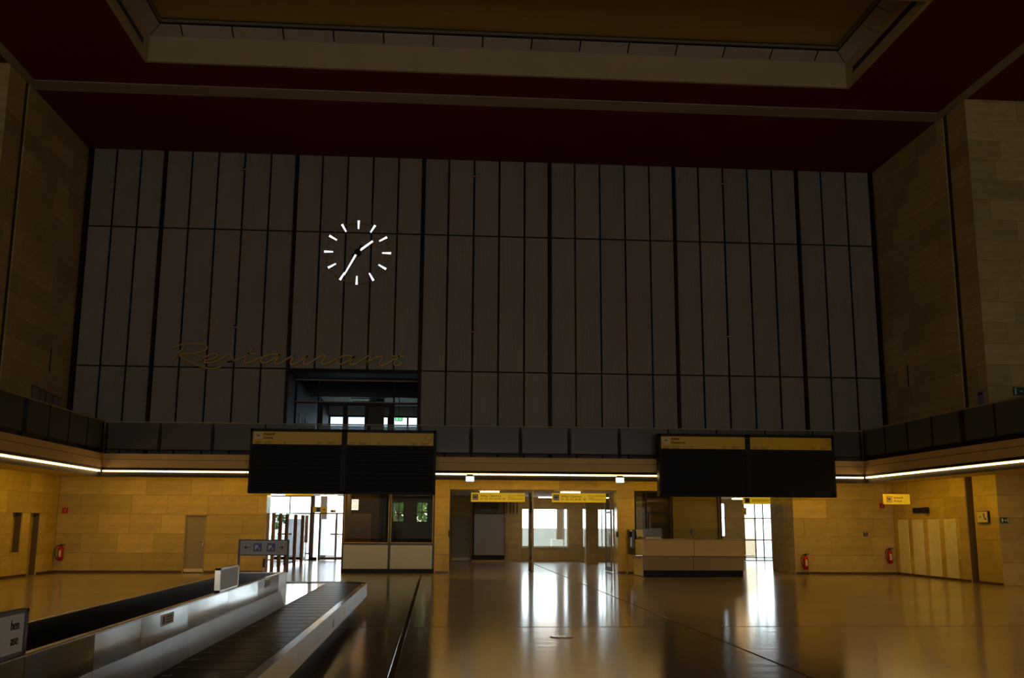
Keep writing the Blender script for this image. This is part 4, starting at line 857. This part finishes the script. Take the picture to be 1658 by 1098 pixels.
t = thing('daylight_spot', 'tiny glowing box for daylight in a gap beneath the left balcony railing', 'light', (BXL - 0.2, 28.6, ZB1)); box('case', 'plaster_white', t, BXL - 0.30, BXL - 0.24, 28.55, 28.68, 3.70, 3.80); box('lens', 'exit_glow', t, BXL - 0.24, BXL - 0.232, 28.56, 28.67, 3.71, 3.79)  # glowing box stands in for daylight showing through a gap

# ------------------------------------------------------------------ fire extinguishers
def extinguisher(label, x, y, z, stand=False, lab=(0, -1)):
    t = thing('fire_extinguisher', label, 'fire extinguisher', (x, y, z), 'red fire extinguishers')
    r = 0.085
    B().lathe((x, y, z), [(0.06, 0), (r, 0.02), (r, 0.36), (0.075, 0.41), (0.045, 0.44), (0.03, 0.45)]).build('cylinder', 'ext_red', t)
    B().lathe((x, y, z + 0.45), [(0.03, 0), (0.035, 0.02), (0.03, 0.06)], 12).box(x - 0.02, x + 0.13, y - 0.015, y + 0.015, z + 0.50, z + 0.52).box(x - 0.02, x + 0.11, y - 0.015, y + 0.015, z + 0.465, z + 0.48).build('valve_handle', 'device_black', t)
    h = [(x - 0.03, y - 0.01, z + 0.49), (x - 0.12, y - 0.03, z + 0.46), (x - 0.17, y - 0.04, z + 0.36), (x - 0.165, y - 0.05, z + 0.22), (x - 0.11, y - 0.06, z + 0.08), (x - 0.07, y - 0.075, z + 0.02)]
    B().tube(h, 0.014).build('hose', 'device_black', t)
    n = 6; bd = B(); a0 = -2.0
    pts = [(x + (r + 0.002) * math.cos(a0 + 0.9 * k / n), y + (r + 0.002) * math.sin(a0 + 0.9 * k / n)) for k in range(n + 1)]
    for k in range(n): bd.poly([(pts[k][0], pts[k][1], z + 0.12), (pts[k + 1][0], pts[k + 1][1], z + 0.12), (pts[k + 1][0], pts[k + 1][1], z + 0.32), (pts[k][0], pts[k][1], z + 0.32)])
    bd.build('paper_label', 'sign_cream', t)
    if stand: B().tube([(x + 0.07, y + 0.02, z + 0.02), (x + 0.07, y + 0.02, 0.0)], 0.012).tube([(x - 0.06, y + 0.02, z + 0.005), (x + 0.07, y + 0.02, z + 0.005)], 0.012).tube([(x + 0.07, y - 0.07, 0.012), (x + 0.07, y + 0.1, 0.012)], 0.012).build('stand', 'bronze', t)
    else: box('wall_bracket', 'dark_metal', t, x - 0.03, x + 0.03, y + 0.07, D, z + 0.2, z + 0.26)
extinguisher('red fire extinguisher on the stone wall under the left red sign', -11.97, D - 0.12, 0.38)
extinguisher('red fire extinguisher beside the pale stripes in the right corner', 15.43, D - 0.12, 0.36)
extinguisher('red fire extinguisher on a low stand beside the side entrance', 12.47, D - 0.16, 0.16, True)
for x, y, z0, z1_, lb in ((-5.55, D - 0.02, 0.18, 0.46, 'small black door stop at the foot of the vestibule jamb'), (6.08, D - 0.02, 1.20, 1.38, 'small black reader on the jamb between lobby and office'), (0.46, D - 0.0, 1.18, 1.40, 'small black reader on the jamb beside the booth')):
    t = thing('door_reader', lb, 'device', (x, y, z0), 'small black door devices'); box('case', 'device_black', t, x - 0.035, x + 0.035, y - 0.05, y + 0.03, z0, z1_, 0.008); box('face', 'dark_metal', t, x - 0.02, x + 0.02, y - 0.055, y - 0.05, z0 + 0.03, z1_ - 0.03)

# ------------------------------------------------------------------ baggage carousel
ZBELT = 0.46; XO, XI, XC = -1.305, -2.08, -2.44; YF = 20.65; YN = 0.6; YE = 14.65
XO2, XI2 = 2 * XC - XO, 2 * XC - XI
ca = thing('baggage_carousel', 'long stainless baggage carousel with dark rubber belt in the foreground', 'baggage carousel', (XC, 10.5, 0))
box('plinth', 'device_black', ca, XO2 + 0.25, XO - 0.25, YN + 0.2, YF - 0.25, 0, 0.30)
def arc(cx_, cy_, r, a0, a1, n=8): return [(cx_ + r * math.cos(a0 + (a1 - a0) * k / n), cy_ + r * math.sin(a0 + (a1 - a0) * k / n)) for k in range(n + 1)]
def outline(xo2, xo, yf, r): return [(xo, YN)] + arc(xo - r, yf - r, r, 0, PI / 2) + arc(xo2 + r, yf - r, r, PI / 2, PI) + [(xo2, YN)]
oo = outline(XO2, XO, YF, 0.55); oi = outline(XO2 + 0.035, XO - 0.035, YF - 0.035, 0.52)
# outer bumper built from straight sheets and a curved end
def bumper(i0, i1, name='bumper_sheet'):
    b = B(); n = len(b.v)
    for k in range(i0, i1 + 1):
        b.v += [(oo[k][0], oo[k][1], 0.216), (oo[k][0], oo[k][1], ZBELT), (oi[k][0], oi[k][1], ZBELT + 0.006), (oi[k][0], oi[k][1], 0.216)]
    m_ = i1 - i0 + 1
    for k in range(m_ - 1):
        q = 4 * k; b.f += [(q, q + 4, q + 5, q + 1), (q + 1, q + 5, q + 6, q + 2), (q + 2, q + 6, q + 7, q + 3), (q + 3, q + 7, q + 4, q)]
    b.f += [(0, 1, 2, 3), (4 * m_ - 4, 4 * m_ - 1, 4 * m_ - 2, 4 * m_ - 3)]
    b.build(name, 'steel_bumper', ca)
yy = [YN, 3.0, 5.4, 7.8, 10.2, 12.6, 15.0, 17.4, YF - 0.55]
for a, b_ in zip(yy[:-1], yy[1:]):
    for sx, xo in ((1, XO), (-1, XO2)):
        x0, x1 = sorted((xo, xo - sx * 0.035)); box('bumper_sheet', 'steel_bumper', ca, x0, x1, a + 0.003, b_ - 0.003, 0.216, ZBELT + 0.004)
bumper(1, len(oo) - 2, 'bumper_end')
for sx, xo in ((1, XO), (-1, XO2)):
    x0, x1 = sorted((xo - sx * 0.035, xo - sx * 0.10)); box('belt_edge_strip', 'steel_rim', ca, x0, x1, YN, YF - 0.6, ZBELT - 0.03, ZBELT - 0.004)
# belt: overlapping rubber plates
def plate_mesh(w_, l_):
    b = B(); b.v = [(0, 0, 0), (w_, 0, 0), (w_, l_, -0.002), (0, l_, -0.002), (0, 0, -0.02), (w_, 0, -0.02), (w_, l_, -0.02), (0, l_, -0.02)]
    b.f = [(0, 1, 2, 3), (7, 6, 5, 4), (0, 4, 5, 1), (1, 5, 6, 2), (2, 6, 7, 3), (3, 7, 4, 0)]
    me = bpy.data.meshes.new('belt_plate'); me.from_pydata(b.v, [], b.f); me.materials.append(M['rubber']); return me
PW = (XO - 0.10) - XI
pm = plate_mesh(PW, 0.48); tb = B().box(0, 0.07, 0, 0.05, 0, 0.002); tm = bpy.data.meshes.new('belt_tab'); tm.from_pydata(tb.v, [], tb.f); tm.materials.append(M['worn_tab'])
ny = int((YF - 0.9 - YN) / 0.46)
for k in range(ny):
    y = YN + k * 0.46
    p = link('belt_plate', pm, None, ca, Vector((XI, y, ZBELT)) - ca.location)
    link('belt_tab', tm, None, p, (0.04, 0.10, 0.0005)); link('belt_tab', tm, None, p, (PW - 0.12, 0.30, -0.002))
    link('belt_plate', pm, None, ca, Vector((XO2 + 0.10, y, ZBELT)) - ca.location)
yb = YN + ny * 0.46
turn = []
ang = [PI / 2 * k / 7 for k in range(8)]
# curved end: wedge plates around both corners, straight plates between
def wedge(cx_, cy_, a0, a1, ri, ro_):
    pts = arc(cx_, cy_, ro_, a0, a1, 2) + list(reversed(arc(cx_, cy_, ri, a0, a1, 2)))
    B().prism([(x, y, ZBELT - 0.02) for x, y in pts], (0, 0, 0.016)).build('belt_plate', 'rubber', ca)
ro_ = YF - 0.04 - (yb + 0.02)
for sx, xo in ((1, XO), (-1, XO2)):
    ccx = xo - sx * (0.04 + ro_)
    for k in range(4):
        a0, a1 = (PI / 2 * k / 4, PI / 2 * (k + 1) / 4) if sx > 0 else (PI - PI / 2 * k / 4, PI - PI / 2 * (k + 1) / 4)
        wedge(ccx, yb + 0.02, a0, a1, 0.02, ro_)
xa, xb = XO2 + 0.04 + ro_, XO - 0.04 - ro_
if xb - xa > 0.05:
    for k in range(2): box('belt_plate', 'rubber', ca, xa + (xb - xa) * k / 2 + 0.003, xa + (xb - xa) * (k + 1) / 2 - 0.003, yb + 0.02, YF - 0.04, ZBELT - 0.02, ZBELT - 0.004)
# stainless island: deck, two walls of sheets, end wall
for a, b_ in ((YE, 16.4), (16.4, 18.2), (18.2, 19.86)): box('deck_sheet', 'steel_deck', ca, XI2 + 0.004, XI - 0.004, a + 0.002, b_ - 0.002, ZBELT - 0.03, ZBELT + 0.006)
def sheets(x0, x1, seams, z0, z1_, nm='wall_sheet', mt='steel_sheet'):
    for a, b_ in zip(seams[:-1], seams[1:]): box(nm, mt, ca, x0, x1, a + 0.003, b_ - 0.003, z0, z1_)
sm = [YN, 2.4, 4.2, 5.64, 6.69, 7.77, 9.11, 10.9, 12.6, YE]
for (a, b_), (da, db) in zip(zip(sm[:-1], sm[1:]), ((0, .012), (.012, 0), (.012, 0), (0, .016), (.016, 0), (0, .02), (.012, 0), (0, .010), (.006, 0))):
    B().prism([(-2.155, a + 0.004, 0.685), (-2.135 + da, a + 0.004, 0.685), (-2.135 + db, b_ - 0.004, 0.685), (-2.155, b_ - 0.004, 0.685)], (0, 0, 0.22)).build('wall_sheet', 'steel_sheet', ca)
for a, b_ in zip([YN, 3.6, 6.69, 9.11, 12.6, ], [3.6, 6.69, 9.11, 12.6, YE]):   # lower sheets lean out a little
    B().prism([(-2.135, a + 0.003, 0.683), (-2.122, a + 0.003, 0.683), (-2.085, a + 0.003, ZBELT - 0.02), (-2.12, a + 0.003, ZBELT - 0.02)], (0, b_ - a - 0.006, 0)).build('lower_sheet', 'steel_dull', ca)
sheets(-2.79, -2.76, [YN, 3.0, 5.4, 7.70, 9.10, 11.87, YE], 0.44, 0.905, mt='steel_bumper')
box('rim', 'steel_rim', ca, -2.165, -2.115, YN, YE, 0.905, 0.922, 0.004); box('rim', 'steel_rim', ca, -2.80, -2.755, YN, YE, 0.905, 0.922, 0.004)
box('end_sheet', 'steel_sheet', ca, -2.79, -2.085, YE, YE + 0.025, 0.44, 0.905); box('rim', 'steel_rim', ca, -2.80, -2.085, YE - 0.01, YE + 0.03, 0.905, 0.922, 0.004)
box('trough_floor', 'device_black', ca, -2.76, -2.15, YN, YE, 0.44, 0.47)
for y0, y1_, z0, z1_, xs_ in ((8.28, 8.64, 0.80, 0.885, -2.121), (13.12, 13.55, 0.80, 0.885, -2.127)):
    s_ = box('sticker', 'sticker_paper', ca, xs_ - 0.008, xs_, y0, y1_, z0, z1_)
    s_['label'] = 'pinkish white notice sticker'
    g = B()
    for q, zz in enumerate((0.862, 0.842, 0.822)): g.box(xs_, xs_ + 0.001, y0 + 0.12, y1_ - 0.05, zz - 0.006, zz + 0.004)
    g.box(xs_, xs_ + 0.001, y0 + 0.03, y0 + 0.08, 0.815, 0.87); g.build('sticker_print', 'ink_grey', s_)
box('sticker', 'sign_yellow', ca, XO, XO + 0.002, 15.15, 15.35, 0.30, 0.40); box('sticker', 'sign_white', ca, XO, XO + 0.002, 13.6, 13.68, 0.27, 0.37)
# signs standing on the carousel
def framesign(label, y0, y1_, words):
    t = thing('carousel_sign', label, 'sign', (-2.14, (y0 + y1_) / 2, 0.922)); z0, z1_ = 0.925, 1.155
    B().box(-2.165, -2.115, y0, y0 + 0.035, z0, z1_).box(-2.165, -2.115, y1_ - 0.035, y1_, z0, z1_).box(-2.165, -2.115, y0, y1_, z0, z0 + 0.018).box(-2.165, -2.115, y0, y1_, z1_ - 0.018, z1_).build('frame', 'dark_metal' if words else 'steel_rim', t)
    box('face', 'sign_white', t, -2.155, -2.122, y0 + 0.03, y1_ - 0.03, z0 + 0.015, z1_ - 0.015)
    for s, zz in words: text(t, s, 0.072, (-2.1205, y1_ - 0.10, zz), '+x', align='RIGHT')
    return t
framesign('white framed sign with cut-off lettering at the left edge', 4.62, 5.59, (('hen', 1.06), ('ase', 0.985)))
framesign('blank white framed sign standing on the carousel wall', 10.33, 11.31, ())
t = thing('parking_sign', 'grey sign with arrows and blue P squares at the carousel end', 'sign', (-2.405, 14.63, 0.922)); yS = 14.60
for x in (-2.745, -2.07): box('leg', 'dark_metal', t, x - 0.014, x + 0.014, yS + 0.0, yS + 0.03, 0.922, 1.368)
box('panel', 'sign_grey', t, -2.735, -2.08, yS + 0.002, yS + 0.028, 1.165, 1.355); B().box(-2.759, -2.056, yS - 0.002, yS + 0.032, 1.355, 1.37).box(-2.759, -2.056, yS - 0.002, yS + 0.032, 1.15, 1.165).build('edge_trim', 'dark_metal', t)
for x, d in ((-2.645, -1), (-2.165, 1)):
    o1, o2 = rrect(x, 1.262, 0.12, 0.12, 0.018), rrect(x, 1.262, 0.112, 0.112, 0.015); b = B()
    for k in range(len(o1)):
        j = (k + 1) % len(o1); b.poly([(o1[k][0], yS, o1[k][1]), (o1[j][0], yS, o1[j][1]), (o2[j][0], yS, o2[j][1]), (o2[k][0], yS, o2[k][1])])
    b.build('outline_print', 'ink_grey', t); B().prism([(p[0], yS - 0.002, p[1]) for p in arrow_pts(x, 1.262, 0.042, d)], (0, 0.003, 0)).build('arrow', 'ink', t)
for x, n_ in ((-2.492, '3'), (-2.305, '2')):
    B().prism([(p[0], yS - 0.002, p[1]) for p in rrect(x, 1.262, 0.118, 0.118, 0.016)], (0, 0.003, 0)).build('blue_square', 'sign_blue', t)
    text(t, 'P', 0.085, (x - 0.038, yS - 0.003, 1.233), '-y', 'print_white', bold=0.001); text(t, n_, 0.042, (x + 0.012, yS - 0.003, 1.228), '-y', 'print_white')

# ------------------------------------------------------------------ outside, seen through the panes
tag(box('ground_outside', 'outside_ground', None, -60, 70, 46.3, 140, -0.3, -0.1), 'pale paved ground outside the windows', 'ground', kind='structure')
tag(box('wall_parapet', 'concrete', None, 1.5, 11.5, 51.0, 51.3, -0.1, 1.42), 'grey parapet outside the lobby windows', 'wall', kind='structure')
t = thing('outdoor_pillar', 'dark brown pillar outside the wide lobby window', 'pillar', (6.0, 49, -0.1)); box('shaft', 'bronze', t, 5.86, 6.22, 49.0, 49.4, 0.9, 5.0); box('base', 'concrete', t, 5.6, 6.5, 48.9, 49.5, -0.1, 0.9)
t = thing('outdoor_pillar', 'dark brown pillar outside the vestibule doors', 'pillar', (-5.2, 50, -0.1)); box('shaft', 'bronze', t, -5.62, -5.30, 50.0, 50.4, -0.1, 5.0); box('cap', 'concrete', t, -5.7, -5.2, 49.9, 50.5, 5.0, 5.2)
def tree(label, x, y, h, r, seed):
    t = thing('tree', label, 'tree', (x, y, -0.1), 'trees outside the booth windows'); rg = random.Random(seed)
    B().tube([(x, y, -0.1), (x + 0.1, y, h * 0.5), (x, y, h * 0.9)], 0.14, 8).build('trunk', 'bark', t)
    b = B()
    for k in range(900):
        d = Vector((rg.gauss(0, 1), rg.gauss(0, 1), rg.gauss(0, 1))).normalized() * r * rg.random() ** 0.4
        c = Vector((x, y, h * 0.72)) + Vector((d.x, d.y, d.z * 1.1)); a = Vector((rg.gauss(0, 1), rg.gauss(0, 1), rg.gauss(0, 1))).normalized(); e = a.cross(Vector((0.3, 0.9, 0.2))).normalized(); s = 0.10 + 0.10 * rg.random()
        b.poly([c - a * s, c + e * s * 0.6, c + a * s, c - e * s * 0.6])
    b.build('foliage', 'leaf', t)['kind'] = 'stuff'
tree('green tree behind the left booth window', -2.0, 53, 3.6, 1.5, 5); tree('green tree behind the right booth window', 0.4, 57.5, 4.3, 1.7, 6)
